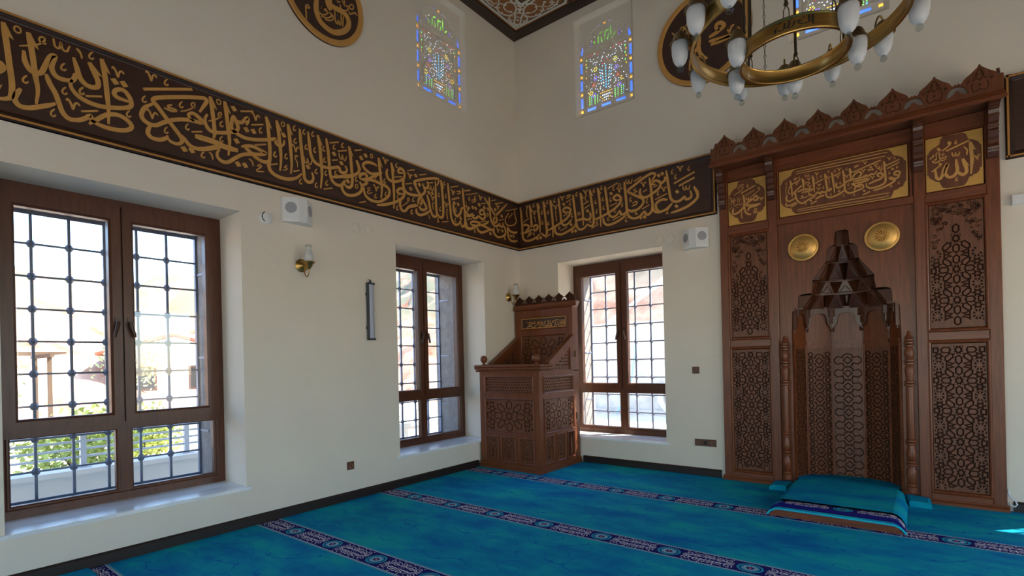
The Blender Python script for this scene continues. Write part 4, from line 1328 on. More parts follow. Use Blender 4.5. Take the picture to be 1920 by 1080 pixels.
def quatre_board(u0, u1, v0, v1, fn, period=.145, fine=False):
    R = []; w = (u1-u0)/2*.92; c = (u0+u1)/2; y = v0+period*.62; k = 0
    while y < v1-period*.45:
        lob = [(0, .52), (.30, .40), (.34, .20), (.72, .30), (.98, .0), (.72, -.30), (.34, -.20), (.30, -.40)]; p = [(c+x*w, y+q*period) for x, q in lob+[(-x, -q) for x, q in lob]]
        R.append(p); q = [(0, .30), (.16, .14), (.34, .0), (.16, -.14)]; R.append([(c+x*w*.9, y+b*period*.9) for x, b in q+[(-x, -b) for x, b in q]])
        if fine:
            for s in (-1, 1): R.append(circle(c+s*w*.66, y, w*.17, 6)); R.append(circle(c+s*w*.7, y+period*.5, w*.2, 5))
        y += period
    R = clip(R, (u0+.002, u1-.002, v0+.004, v1-.004))
    return carve(rect(u0, u1, v0, v1), R, (), g=.011, depth=.012, fn=lambda u, v, d: fn(u, v, d+.013))
def frame2(g, u0, u1, v0, v1, w, fn, d0, d1, mi=0):
    """raised picture-frame moulding round an opening"""
    pr = [(0, d0), (0, d1), (w*.35, d1+.004), (w*.62, d1-.002), (w, d0-.012)]
    rows = [[fn(u, v, d) for u, v in ((u0+t, v0+t), (u1-t, v0+t), (u1-t, v1-t), (u0+t, v1-t))] for t, d in pr]
    g.grid(rows, mi, True)
def crest(n, w, u0, fn, thick, h=.255):
    """openwork cresting: a row of pointed leaves joined at the hips, pierced between"""
    half = [(-1, .128), (-.93, .140), (-.84, .126), (-.76, .135), (-.70, .155), (-.58, .172), (-.42, .188), (-.24, .212), (-.10, .232), (0, .258)]
    top = []; holes = []; Fs = []; k = h/.258; H = w/2
    for i in range(n):
        c = u0+w*(i+.5); top += [(c+x*H, z*k) for x, z in half]+[(c-x*H, z*k) for x, z in half[::-1][1:]][:-1]
        for s in (-1, 1):
            Fs += quads(smooth([(c+s*.0, .05*k), (c+s*.25*H, .035*k), (c+s*.36*H, .075*k), (c+s*.3*H, .11*k)], 4), .006); Fs += quads(spiral(c+s*.28*H, .135*k, .10*H, 1.5, 1.1, s, 7), .005)
            Fs += quads(spiral(c+s*.5*H, .125*k, .09*H, .5, 1.1, -s, 7), .005); Fs += quads(spiral(c+s*.15*H, .172*k, .09*H, 2, 1., s, 7), .005)
        Fs += quads(smooth([(c, .12*k), (c+.17*H, .16*k), (c, .215*k), (c-.17*H, .16*k), (c, .12*k)], 4), .006); Fs.append(star(c, .085*k, .09*H, .04*H, 4))
        if i: 
            x0 = u0+w*i; p = [(0, .106), (.14, .104), (.30, .088), (.38, .060), (.46, .038), (.28, .034), (.14, .052), (.05, .070)]; p = [(a*1.15, b*1.08) for a, b in p]; holes.append([(x0+a*H, b*k) for a, b in p]+[(x0-a*H, b*k) for a, b in p[::-1]][:-1])
    out = [(u0, 0), (u0+n*w, 0), (u0+n*w, .128*k)]+top[::-1]
    return carve(out, (), Fs, holes, depth=.004, thick=thick, back=True, fn=fn)

# ================================================================== MIHRAB (carved prayer niche)
XM = 4.08
mh = thing('prayer_niche', 'tall carved brown wooden prayer niche with gilt lettered panels and a stalactite hood', 'prayer niche', (XM, 0, 0))
FD = .04
fM = lambda u, v, d: (XM+u, -FD-d, v)          # u from the centre line, d out of the face
a_top = 3.50
g = G(); cut_ = [(-.465, -.02), (-.465, 1.60), (-.461, 1.728), (-.458, 1.852), (-.44, 1.868), (-.404, 1.884), (-.399, 2.005), (-.385, 2.024), (-.35, 2.034), (-.277, 2.037), (-.266, 2.10), (-.263, 2.172), (-.20, 2.262), (-.144, 2.342), (-.133, 2.462), (-.110, 2.49), (-.066, 2.508), (-.059, 2.632), (-.038, 2.646)]
cut_ = cut_+[(-x, z) for x, z in cut_[::-1]]
g = carve(rect(-1.165, 1.165, 0.001, a_top), holes=[[(x, max(z, .0015)) for x, z in cut_]], thick=.022, back=False, fn=lambda u, v, d: fM(u, v, d-.030))
g.m = [0]*len(g.m); obj('face_board', g, 'wood', mh)
def rail(u0, u1, v0, v1, d=.0, t=.03, mat_='wood', nm='rail'):
    g = G(); b = .006; rows = [[fM(u, v, dd) for u, v in ((u0+e, v0+e), (u1-e, v0+e), (u1-e, v1-e), (u0+e, v1-e))] for e, dd in ((0, d-t), (0, d-b), (b, d))]
    g.grid(rows, 0, True); g.face(rows[-1]); return obj(nm, g, mat_, mh)
for u0, u1 in ((-1.170, -1.082), (-.662, -.578), (.578, .662), (1.082, 1.170)): rail(u0, u1, .0, a_top, .006, nm='stile')
for s in (-1, 1):
    a, b = sorted((s*.66, s*1.084))
    for v0, v1 in ((.03, .098), (1.498, 1.580), (2.768, 2.862), (3.366, a_top)): rail(a, b, v0, v1, .004, mat_='wood_h')
rail(-.58, .58, 2.79, 2.862, .004, mat_='wood_h'); rail(-.58, .58, 3.366, a_top, .004, mat_='wood_h')
g = G(); pr = [(-.012, .0), (.035, .0), (.035, .02), (.028, .03), (.014, .036), (.008, .05), (-.012, .052)]
for a, b in ((-1.185, -.50), (.50, 1.185)):
    g = G(); g.grid([[fM(a, z, d) for d, z in pr], [fM(b, z, d) for d, z in pr]]); g.face([fM(a, z, d) for d, z in pr]); g.face([fM(b, z, d) for d, z in pr][::-1]); obj('plinth', g, 'wood_h', mh)
arc_ = lambda x, y: False
for s in (-1, 1):
    c = s*.872
    for v0, v1, up in ((.10, 1.497, 0), (1.582, 2.766, 1)):
        g = G(); frame2(g, c-.214, c+.214, v0, v1, .034, fM, -.030, .006); 
        ar = (lambda x, y: y < 2.30+.34*(1-min(1, (abs(x-c)/.165))**1.1)) if up else None
        o = obj('panel_frame', g, 'wood', mh)
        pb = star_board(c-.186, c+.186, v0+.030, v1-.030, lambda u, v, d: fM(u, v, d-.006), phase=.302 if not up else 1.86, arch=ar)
        obj('star_panel', pb, ['wood_carved', 'wood_groove_shade'], o)
# lettered panels
def lettered(u0, u1, v0, v1, sec, W, ms):
    g = G(); frame2(g, u0-.026, u1+.026, v0-.026, v1+.026, .026, fM, -.030, .004); fr = obj('panel_frame', g, 'wood', mh)
    wf = lambda x, v, d: fM(x-XM, v, d-.006)
    pl = G().prism(rect(u0, u1, v0, v1), fM, -.016, -.006); obj('gilt_plate', pl, 'gold_plate', fr)
    cart = G()
    for k, P in TR[sec]:
        if k == 'o':
            vs, ts, of = cdt([P]); cart.v = [wf(v.x, v.y, .003) for v in vs]; cart.f = [tuple(t) for t, o_ in zip(ts, of) if 0 in o_]; cart.m = [0]*len(cart.f); n = len(P); cart.grid([[wf(x, y, 0) for x, y in ccw(P)], [wf(x, y, .003) for x, y in ccw(P)]], 0, True)
    obj('cartouche', cart, 'wood_carved', fr)
    g = letters(sec, wf, W, .0058, None, ms, d0=.002)
    if sec == 'N': letters('N2', wf, W, .0058, g, ms, d0=.002)
    obj('gilt_lettering', g, 'gold_paint', fr)
lettered(-1.070, -.680, 2.872, 3.356, 'K', .021, .62)
lettered(-.548, .540, 2.870, 3.354, 'N', .0165, .50)
lettered(.674, 1.066, 2.868, 3.354, 'M', .0245, .62)
# projecting shelf, cresting and brackets
g = G(); SD = .30-FD
pr = [(-.03, 3.500), (SD-.045, 3.500), (SD-.045, 3.488), (SD-.006, 3.484), (SD, 3.490), (SD, 3.512), (SD-.014, 3.520), (SD-.020, 3.545), (SD-.026, 3.560), (-.03, 3.560)]
ex = [0]*len(pr); hw = 1.172
side = [(max(0, d-SD+.05) if d > 0 else 0) for d, z in pr]
g.grid([[fM(-hw-e*.6, z, d) for (d, z), e in zip(pr, side)], [fM(hw+e*.6, z, d) for (d, z), e in zip(pr, side)]], 0)
g.face([fM(-hw-e*.6, z, d) for (d, z), e in zip(pr, side)]); g.face([fM(hw+e*.6, z, d) for (d, z), e in zip(pr, side)][::-1])
obj('shelf', g, 'wood_h', mh)
cr = crest(8, .296, -1.184, lambda u, v, d: fM(u, v+3.56, d+SD-.03), .022, .262)
obj('crest', cr, ['wood_carved', 'wood_groove_shade'], mh)
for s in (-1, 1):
    obj('side_crest', crest(1, .27, 0, lambda u, v, d: (XM+s*(1.172+d), -FD-SD+.035+u*.9, v+3.56), .022, .235), ['wood_carved', 'wood_groove_shade'], mh)
for u in (-1.126, -.620, .620, 1.126):
    g = G(); w = .034; pf = [(.006, 3.500), (.205, 3.500), (.212, 3.470), (.190, 3.455), (.150, 3.440), (.142, 3.410), (.150, 3.385), (.128, 3.350), (.098, 3.335), (.094, 3.300), (.104, 3.275), (.086, 3.235), (.062, 3.215), (.060, 3.18), (.070, 3.15), (.06, 3.11), (.032, 3.075), (.006, 3.065)]
    g.prism(pf, lambda a, b, d: fM(u+d, b, a), -w, w)
    br = obj('bracket', g, 'wood_dark', mh)
    for z, d in ((3.447, .19), (3.395, .152), (3.318, .103), (3.258, .106), (3.19, .068), (3.13, .072)): g = G(); g.tube([fM(u-w-.003, z, d-.012), fM(u-w*.6, z-.004, d+.004), fM(u+w*.6, z-.004, d+.004), fM(u+w+.003, z, d-.012)], .0045, 6); obj('scroll_bead', g, 'wood_carved', br)
# brass bosses
def boss(x, z, label):
    r = thing('brass_boss', label, 'brass disc', (x, -FD-.005, z), group='pair of round brass bosses on the prayer niche', local=True)
    g = G(); R = .138; prof = [(R, 0), (R+.004, .004), (R, .010), (R-.010, .013), (R-.016, .010), (R*.8, .022), (R*.6, .036), (R*.44, .043), (R*.42, .040)]
    g.lathe(prof, n=48, fn=lambda a, b, q: (a, -q, b)); g.face([(R*.42*math.cos(2*PI*k/48), -.040, R*.42*math.sin(2*PI*k/48)) for k in range(48)]); obj('dish', g, 'brass_disc', r, 25)
    g = G()
    for k in range(12):
        a = 2*PI*k/12; t = PI/12*.74; r0, r1 = .006, R*.40
        p = [(r0*math.cos(a), r0*math.sin(a)), (r1*math.cos(a-t), r1*math.sin(a-t)), (r1*1.03*math.cos(a), r1*1.03*math.sin(a)), (r1*math.cos(a+t), r1*math.sin(a+t))]; m_ = (r1*.7*math.cos(a), r1*.7*math.sin(a))
        for i in range(4): g.face([(p[i][0], -.042, p[i][1]), (p[(i+1) % 4][0], -.042, p[(i+1) % 4][1]), (m_[0], -.066, m_[1])])
    g.lathe([(.010, .042), (.009, .052), (.0, .055)], n=12, fn=lambda a, b, q: (a, -q, b)); obj('rosette', g, 'brass_disc', r)
boss(3.742, 2.516, 'left round brass boss with a fluted rosette on the carved prayer niche')
boss(4.412, 2.520, 'right round brass boss with a fluted rosette on the carved prayer niche')
# turned columns either side of the opening
def column(u):
    z0, z1 = .085, 1.60; prof = [(.0, 1.60), (.006, 1.597), (.014, 1.575), (.010, 1.562), (.024, 1.548), (.026, 1.536), (.018, 1.530), (.032, 1.522), (.032, 1.508), (.022, 1.502), (.034, 1.494), (.034, 1.480), (.022, 1.474), (.034, 1.466), (.034, 1.452), (.021, 1.446), (.026, 1.43), (.034, 1.395), (.030, 1.355), (.022, 1.338),
        (.036, 1.328), (.036, 1.314), (.024, 1.308), (.036, 1.300), (.036, 1.286), (.022, 1.278), (.030, 1.255), (.033, 1.225), (.026, 1.17), (.024, 1.135), (.036, 1.126), (.036, 1.112), (.025, 1.106), (.036, 1.098), (.036, 1.084), (.026, 1.074), (.0275, 1.06), (.0275, .60), (.026, .585), (.036, .576), (.036, .562), (.025, .556), (.036, .548), (.036, .534), (.024, .526),
        (.027, .49), (.035, .44), (.030, .405), (.022, .39), (.035, .38), (.035, .366), (.023, .36), (.035, .352), (.035, .338), (.022, .33), (.034, .29), (.036, .24), (.027, .19), (.022, .175), (.036, .165), (.036, .15), (.028, .145), (.038, .138), (.038, z0)]
    sx = 1.15; g = G(); g.lathe([(r*sx, z) for r, z in prof[::-1]], (XM+u, -FD-.036, 0), 20); obj('turned_column', g, 'wood', mh, 40)
column(-.527); column(.520)
# niche: five carved staves on a half-oval plan
A_, D_ = .465, .345
def oval(a, d, t): return (XM-a*math.cos(t), .004+d*math.sin(t))
TS = [PI*k/5 for k in range(6)]
nb = G(); 
ring = [oval(A_+.03, D_+.03, PI*k/20) for k in range(21)]
nb.grid([[(x, max(y, .009), .0) for x, y in ring], [(x, max(y, .009), 2.78) for x, y in ring]]); nb.face([(x, max(y, .009), 2.78) for x, y in ring]); obj('niche_shell', nb, 'wood_dark', mh)
obj('niche_floor', G().box(XM-.56, XM+.56, .0015, .42, -.28, .002), 'wood_dark', mh)
for k in range(5):
    p, q = V(oval(A_, D_, TS[k])), V(oval(A_, D_, TS[k+1])); e = (q-p); w = e.length; e.normalize(); nn = V((e.y, -e.x))
    if nn.dot(V((XM, 0))-p) < 0: nn = -nn
    fn = lambda u, v, d: (p.x+e.x*u+nn.x*d, p.y+e.y*u+nn.y*d, v)
    if k in (1, 2, 3): pb = quatre_board(.0, w, .0, 1.50, lambda u, v, d: fn(u, v, d), .138, fine=(k != 2))
    else: pb = star_board(.0, w, .0, 1.50, lambda u, v, d: fn(u, v, d+.013), period=.15, g=.007, depth=.012)
    o = obj('stave', pb, ['wood_carved', 'wood_groove_shade'], mh)
    g = G(); g.prism(rect(0, w, 1.54, 1.90), fn, .0, .012); g.prism(rect(0, w, 1.50, 1.54), fn, .0, .030); g.prism(rect(0, w, 1.46, 1.50), fn, .0, .018)
    g.prism(rect(-.006, .014, 0, 1.5), fn, 0, .026); g.prism(rect(w-.014, w+.006, 0, 1.5), fn, 0, .026); obj('stave_frame', g, 'wood', o)
# stalactite hood: tiers of faceted cells stepping inward
def tier(n, z0, z1, a0, a1, k0=.80, k1=None, wb=.40, wt=.13, ph=0.):
    """row of downward-tilted kites with folded recesses between; a soffit and a fascia close the top"""
    g = G(); k1 = k1 or k0; zl = z1-.016; TT = [PI*(i+ph)/n for i in range(n+1)]
    P0 = lambda t, z, s=1.: (*oval(a0*s, a0*k0*s, t), z)
    P1 = lambda t, z, s=1.: (*oval(a1*s, a1*k1*s, t), z)
    def mid(p, q, f): return tuple(a*(1-f)+b*f for a, b in zip(p, q))
    for t0, t1 in zip(TT, TT[1:]):
        d = t1-t0; tm = (t0+t1)/2
        if tm > PI: continue
        Lb, Rb, Lt, Rt = mid(P0(tm-wb*d, z0+.012), P1(tm-wb*d, z0+.012), .45), mid(P0(tm+wb*d, z0+.012), P1(tm+wb*d, z0+.012), .45), P1(tm-wt*d, zl), P1(tm+wt*d, zl)
        V0, V1, X0, X1 = P0(t0, z0+.012, 1.05), P0(t0, zl, 1.22), P0(t1, z0+.012, 1.05), P0(t1, zl, 1.22)
        g.face((Lb, Rb, Rt, Lt)); g.face((V0, Lb, Lt, V1)); g.face((Rb, X0, X1, Rt))
        lo = lambda p: (p[0], p[1], z0); g.face((Lb, lo(Lb), lo(Rb), Rb)); g.face((V0, lo(V0), lo(Lb), Lb)); g.face((Rb, lo(Rb), lo(X0), X0)); g.face((lo(V0), P0(t0, z0), lo(Lb))); g.face((lo(Lb), P0(t0, z0), P0(t1, z0), lo(Rb))); g.face((lo(Rb), P0(t1, z0), lo(X0)))
        # raised chevron on the kite
        c = mid(mid(Lb, Rb, .5), mid(Lt, Rt, .5), .62); e0, e1 = mid(Lb, Rb, .10), mid(Lb, Rb, .90); out = V((XM, -.05))-V(c[:2]); out.normalize(); o = lambda p, q=.006: (p[0]+out.x*q, p[1]+out.y*q, p[2]-.002)
        for p, q in ((e0, c), (e1, c)): g.tube([o(mid(p, q, .06)), o(q)], .0045, 5)
        g.tube([o(Lb, .003), o(Rb, .003)], .005, 5)
    m = 28; ts = [PI*i/m for i in range(m+1)]
    g.grid([[P0(t, zl, 1.22) for t in ts], [P1(t, zl, .97) for t in ts], [P1(t, z1, .97) for t in ts]]); return g
for a in ((6, 1.875, 2.035, .425, .285, .80), (5, 2.035, 2.170, .285, .255, .9), (4, 2.170, 2.350, .262, .142, .95), (3, 2.350, 2.510, .140, .066, 1.)): obj('stalactite_tier', tier(*a), 'wood_dark', mh)
g = G(); pl_ = [(XM-.062, .004), (XM-.05, .055), (XM+.0, .080), (XM+.05, .055), (XM+.062, .004)]; g.grid([[(x, y, 2.50) for x, y in pl_], [(x, y, 2.652) for x, y in pl_]]); g.face([(x, y, 2.652) for x, y in pl_]); obj('hood_cap', g, 'wood_dark', mh)
# corbels and colonettes at the joints of the staves, arched lips between
for k in range(0, 6):
    p = V(oval(A_, D_, TS[k])); c = V((XM, .14)); e = (c-p).normalized(); tt = V((-e.y, e.x)); fk = lambda u, v, d: (p.x+tt.x*u+e.x*d, p.y+tt.y*u+e.y*d, v)
    if k in (0, 5): fk = lambda u, v, d: (p.x+(1 if k == 0 else -1)*d, p.y+.012+u*.3+.02, v)
    g = G(); g.prism(rect(-.048, .048, 1.795, 1.880), fk, -.02, .062); g.prism(rect(-.042, .042, 1.722, 1.790), fk, -.02, .050); g.prism([(-.042, 1.722), (-.016, 1.690), (.016, 1.690), (.042, 1.722)], fk, -.01, .040)
    g.prism(rect(-.018, .018, 1.635, 1.690), fk, -.01, .032); o = obj('corbel', g, 'wood_dark', mh)
    g = G(); [g.tube([fk(u, 1.535, .014), fk(u, 1.64, .014)], .0065, 6) for u in (-.007, .007)]; obj('colonette', g, 'wood', o)
for k in range(5):
    p, q = V(oval(A_, D_, TS[k])), V(oval(A_, D_, TS[k+1])); e = (q-p); w = e.length; e.normalize(); nn = V((e.y, -e.x))
    if nn.dot(V((XM, 0))-p) < 0: nn = -nn
    f_ = lambda u, v, d: (p.x+e.x*u+nn.x*d, p.y+e.y*u+nn.y*d, v)
    arch = [(0, 1.90), (0, 1.66), (w*.06, 1.675), (w*.15, 1.70), (w*.21, 1.735), (w*.23, 1.79), (w*.29, 1.822), (w*.42, 1.832)]; arch += [(w-x, z) for x, z in arch[::-1]]
    g = G(); vs, ts, of = cdt([arch]); b = len(g.v); g.v += [f_(v.x, v.y, .045) for v in vs]; g.f += [tuple(b+i for i in t) for t, o_ in zip(ts, of) if 0 in o_]; g.m += [0]*(len(g.f)-len(g.m)); g.grid([[f_(x, y, 0) for x, y in arch], [f_(x, y, .045) for x, y in arch]], 0, True); obj('arched_lip', g, 'wood_dark', mh)

# carpeted step in front of the niche
st = thing('prayer_step', 'low wooden step wrapped in teal carpet before the prayer niche', 'step', (XM, -.6, 0))
ZP = .10
g = G(); g.prism([(XM-.41, -1.222), (XM+.41, -1.222), (XM+.41, -.10), (XM-.41, -.10)], lambda u, v, d: (u, v, d), .001, ZP-.03)
g.prism([(XM-.470, .001), (XM-.455, .022), (XM-.43, .050), (XM-.40, .062), (XM+.40, .062), (XM+.43, .050), (XM+.455, .022), (XM+.470, .001)], lambda u, v, d: (u, d, v), -1.226, -1.20); g.box(XM-.465, XM+.465, -1.230, -1.226, .002, .022); obj('base', g, 'wood_h', st)
top = [(XM-.470, -1.232, .052), (XM-.405, -1.19, ZP+.002)]
g = G()
F0, F1 = -1.236, -1.195; xl, xr = XM-.492, XM+.488
plan = [(-.425, F1+.0), (.42, F1+.0)]
back = [(x-XM, y) for x, y in [oval(A_-.012, D_-.012, PI*k/14) for k in range(15)]]
def P(u, y, z): return (XM+u, y, z)
# top surface: strip of border then field up to the niche back
rows = []
ys = [F1, -1.16, -1.08, -.9, -.6, -.3, -.12]
wl = lambda y: .425+.0*y
g.face([P(-.40, -1.0, ZP), P(.40, -1.0, ZP), P(.41, -.10, ZP)]+[P(u, y, ZP) for u, y in back[::-1] if y > -.03]+[P(-.41, -.10, ZP)], 0)
SIDE = [(.0, .0), (.025, -.008), (.05, -.028), (.068, -.052), (.082, -.078), (.088, -.097)]
for s in (-1, 1): g.grid([[P(s*(.40+a), -1.0, ZP+b) for a, b in SIDE], [P(s*(.41+a*.9), -.08, ZP+b) for a, b in SIDE]])
cover = obj('carpet_cover', g, 'carpet_teal', st, 60)
ly = []; bw = .20
u0, u1 = -.488, .488
ly += [(rect(u0, u1, .030, .160), 1), (rect(u0, u1, .022, .026), 2), (rect(u0, u1, .164, .168), 2)]
for c in (.068, -.46, .60):
    for s in (-1, 1):
        for t in (-1, 1):
            for (cx, cy_, rr, a0, tn, sg) in ((.135, .032, .026, 3.6, 1.3, 1), (.20, -.022, .028, .6, 1.35, -1), (.252, .04, .022, 3.9, 1.2, 1)):
                for q in quads(spiral(c+s*cx, .095+t*cy_, rr*1.2, a0 if s > 0 else PI-a0, tn, sg*s*t, 9, rr), .0055): ly.append((q, 2))
            for q in quads(smooth([(c+s*.10, .095+t*.01), (c+s*.18, .095+t*.022), (c+s*.274, .095+t*.02)], 3), .008): ly.append((q, 2))
    for rr, m_ in ((.06, 1), (.055, 3), (.044, 1), (.038, 3)): ly.append((circle(c, .095, rr*1.3, 22, rr), m_))
    ly.append((circle(c, .095, .02, 8), 1)); ly.append((star(c, .095, .017, .008, 6), 4))
def drop_(u):
    a = abs(u)-.40
    if a <= 0: return 0
    for (a0, b0), (a1, b1) in zip(SIDE, SIDE[1:]):
        if a <= a1: return b0+(b1-b0)*(a-a0)/(a1-a0)
    return SIDE[-1][1]
def wrap(u, v):      # the border strip bends down at the front edge and at both sides
    z = ZP-.022*max(0, 1-v/.03)**1.5; k = (z-.004)/(ZP-.004); return P(u, F1-.012+v*1.035, max(.004, z+drop_(u)*k))
pa = paint(rect(u0, u1, 0, bw), ly+[(rect(u, u+.012, -.01, .3), 5) for u in (-.48, -.468, -.45, -.425, -.412, .40, .413, .438, .456, .47)][:0], wrap, 3)
obj('border_strip', pa, ['carpet_teal', 'carpet_navy', 'carpet_white', 'carpet_aqua', 'carpet_red'], cover)
g = G(); us = [-.488, -.468, -.45, -.425, -.40, 0, .40, .425, .45, .468, .488]
ft = [P(u, F1-.034, max(.007, ZP-.036+drop_(u)*.62)) for u in us]; tp = [P(u, F1-.012, wrap(u, 0)[2]) for u in us]; g.grid([tp, ft]); obj('carpet_nosing', g, 'carpet_teal', cover)
g = G(); g.tube(ft, .0075, 8); obj('carpet_edging', g, 'carpet_trim', cover)
for s in (-1, 1):
    g = G(); prof = [(-.0, .002), (.0, .062), (.018, .070), (.16, .060), (.185, .045), (.19, .002)]
    a = [(XM+s*(.47+t), -.10, z) for t, z in prof]; b = [(XM+s*(.50+t*.85), -.30, z*.85) for t, z in prof]; g.grid([a, b]); g.face(a); g.face(b[::-1]); obj('carpet_flap', g, 'carpet_teal', st)

# ================================================================== KURSU (preacher's seat) in the corner
ks = thing('preacher_chair', 'carved brown wooden preacher chair with a crested back standing in the room corner', 'preaching chair', (.5, -.5, 0))
KX0, KX1, KY0 = .03, 1.0, -.98
fF = lambda u, v, d: (u, KY0-d, v)            # front face
fR = lambda u, v, d: (KX1+d, u, v)            # right face (u = y)
g = G(); g.box(KX0, KX1-.03, KY0+.03, -.03, .05, 1.262); obj('body', g, 'wood', ks)
g = G(); 
for a, b, z, h in ((.022, 1.022, .001, .04), (.024, 1.012, .04, .075)): g = G(); g.box(a, b, KY0-(b-1.0), -.025, z, h); obj('plinth', g, 'wood_h', ks)
def kframe(fn, us, vs, nm):
    for u0, u1, v0, v1 in us: g = G(); g.prism(rect(u0, u1, v0, v1), fn, -.031, .0); obj(nm, g, 'wood', ks)
kframe(fF, [(KX0, .115, .07, 1.262), (.918, KX1, .07, 1.262), (.115, .918, 1.205, 1.262), (.115, .918, .922, .985), (.115, .918, .425, .460), (.115, .918, .07, .095), (.340, .380, .095, .425), (.625, .680, .095, .425)], None, 'front_rail')
kframe(fR, [(KY0+.0311, -.885, .07, 1.262), (-.165, -.03, .07, 1.262), (-.885, -.165, 1.205, 1.262), (-.885, -.165, .925, .985), (-.885, -.165, .455, .480), (-.885, -.165, .07, .100), (-.665, -.610, .100, .455), (-.395, -.35, .100, .455)], None, 'side_rail')
def kpanel(fn, u0, u1, v0, v1, kind, nm):
    g = G(); frame2(g, u0, u1, v0, v1, .026, fn, -.02, .008); o = obj('panel_frame', g, 'wood', ks); f2 = lambda u, v, d: fn(u, v, d-.008); a, b, c, d_ = u0+.022, u1-.022, v0+.022, v1-.022
    if kind == 'star':
        R, Fs = [], []; w = (b-a); k = (w/2-.003)/176; per = (d_-c)*1.05
        for j in (-1, 0, 1):
            r_, f_ = tile_cells(k, per/210, (a+b)/2, (c+d_)/2+j*per); R += r_; Fs += f_
        bb = (a+.003, b-.003, c+.003, d_-.003); pb = carve(rect(a, b, c, d_), clip(R, bb), clip(Fs, bb), g=.011, depth=.011, fn=f2)
    elif kind == 'dots':
        Fs = []; n = int((b-a)/.042); m_ = 5
        for i in range(n):
            for j in range(m_):
                x = a+(i+.5+.5*(j % 2)*.9)*(b-a)/(n+.5); y = c+(j+.5)*(d_-c)/m_; Fs.append([(x-.016, y), (x, y-.009), (x+.016, y), (x, y+.009)]); Fs.append(rect(x-.0035, x+.0035, y+.011, y+.017))
        pb = carve(rect(a, b, c, d_), (), clip(Fs, (a+.002, b-.002, c+.002, d_-.002)), depth=.011, fn=f2)
    else: pb = flower_board(a, b, c, d_, f2)
    obj(nm, pb, ['wood_carved', 'wood_groove_shade'], o)
kpanel(fF, .115, .918, .985, 1.205, 'dots', 'lattice_panel'); kpanel(fF, .115, .918, .460, .922, 'star', 'star_panel')
for a, b in ((.115, .340), (.380, .625), (.680, .918)): kpanel(fF, a, b, .095, .425, 'flower', 'flower_panel')
kpanel(fR, -.885, -.165, .985, 1.205, 'dots', 'lattice_panel'); kpanel(fR, -.885, -.165, .480, .925, 'star', 'star_panel')
for a, b in ((-.885, -.665), (-.610, -.395), (-.35, -.165)): kpanel(fR, a, b, .100, .455, 'flower', 'flower_panel')
# cornice of the parapet, returning a little way along the side
g = G(); cp = [(.0, 1.262), (.050, 1.264), (.052, 1.276), (.030, 1.282), (.030, 1.292), (.068, 1.298), (.070, 1.318), (.058, 1.324), (.076, 1.328), (.078, 1.350), (.062, 1.356), (.0, 1.358)]
yb = -.76
path = lambda d, z: [(.0-.0, KY0-d, z), (KX1+d, KY0-d, z), (KX1+d, yb, z)]
rows = [path(d, z) for d, z in cp]; g.grid(rows); g.face([r[-1] for r in rows]); g.face([r[0] for r in rows][::-1]); g.box(.004, KX1, KY0, yb, 1.345, 1.358); obj('parapet_cornice', g, 'wood_h', ks)
for x in (.128, .978):
    g = G(); g.lathe([(.0, 0), (.030, 0), (.030, .008), (.018, .014), (.016, .024), (.032, .036), (.044, .055), (.047, .075), (.043, .098), (.030, .115), (.012, .123), (0, .125)], (x, -1.0, 1.357), 18); obj('ball_finial', g, 'wood', ks, 60)
g = G(); g.box(.06, .94, -.94, -.16, 1.0, 1.02); obj('seat_board', g, 'wood_h', ks)
# raking arm panels, pierced with stars
for s in (0, 1):
    fx = (lambda u, v, d: (KX1-.02+d, u, v)) if s else (lambda u, v, d: (KX0+.03+d, u, v))
    out = [(-.80, 1.262), (-.75, 1.355), (-.165, 1.705), (-.165, 1.262)]; inn = [(-.70, 1.275), (-.66, 1.325), (-.235, 1.575), (-.235, 1.275)]
    g = G(); vs, ts, of = cdt([out, inn]); keep = [t for t, o in zip(ts, of) if 0 in o and 1 not in o]
    for d in (-.02, .02): b = len(g.v); g.v += [fx(v.x, v.y, d) for v in vs]; g.f += [tuple(b+i for i in t) for t in keep]; g.m += [0]*len(keep)
    for poly in (out, inn): g.grid([[fx(u, v, -.02) for u, v in poly], [fx(u, v, .02) for u, v in poly]], 0, True)
    ap = obj('arm_frame', g, 'wood', ks)
    g = G(); q0, q1 = V((-.77, 1.352)), V((-.155, 1.722)); dr = (q1-q0).normalized(); nn = V((-dr.y, dr.x)); g.prism([tuple(q0), tuple(q1), tuple(q1+nn*.022), tuple(q0+nn*.022)], fx, -.034, .034); obj('arm_rail', g, 'wood', ap)
    holes = []; 
    for i in range(12):
        for j in range(10):
            u = -.68+.074*i+(.037 if j % 2 else 0); v = 1.295+.042*j
            h = star(u, v, .020, .010, 6 if (i+j) % 3 else 4, 0); 
            if all(-.665 < x < -.242 and 1.281 < y < 1.31+(x+.66)*.588 for x, y in h): holes.append(h)
            h = [(u+.037-.010, v), (u+.037, v-.012), (u+.037+.010, v), (u+.037, v+.012)]
            if all(-.665 < x < -.242 and 1.281 < y < 1.31+(x+.66)*.588 for x, y in h): holes.append(h)
    obj('pierced_panel', carve(offset(ccw(inn), .004), (), (), holes, thick=.012, back=True, fn=lambda u, v, d: fx(u, v, d+.006)), ['wood_carved', 'wood_carved'], ap)
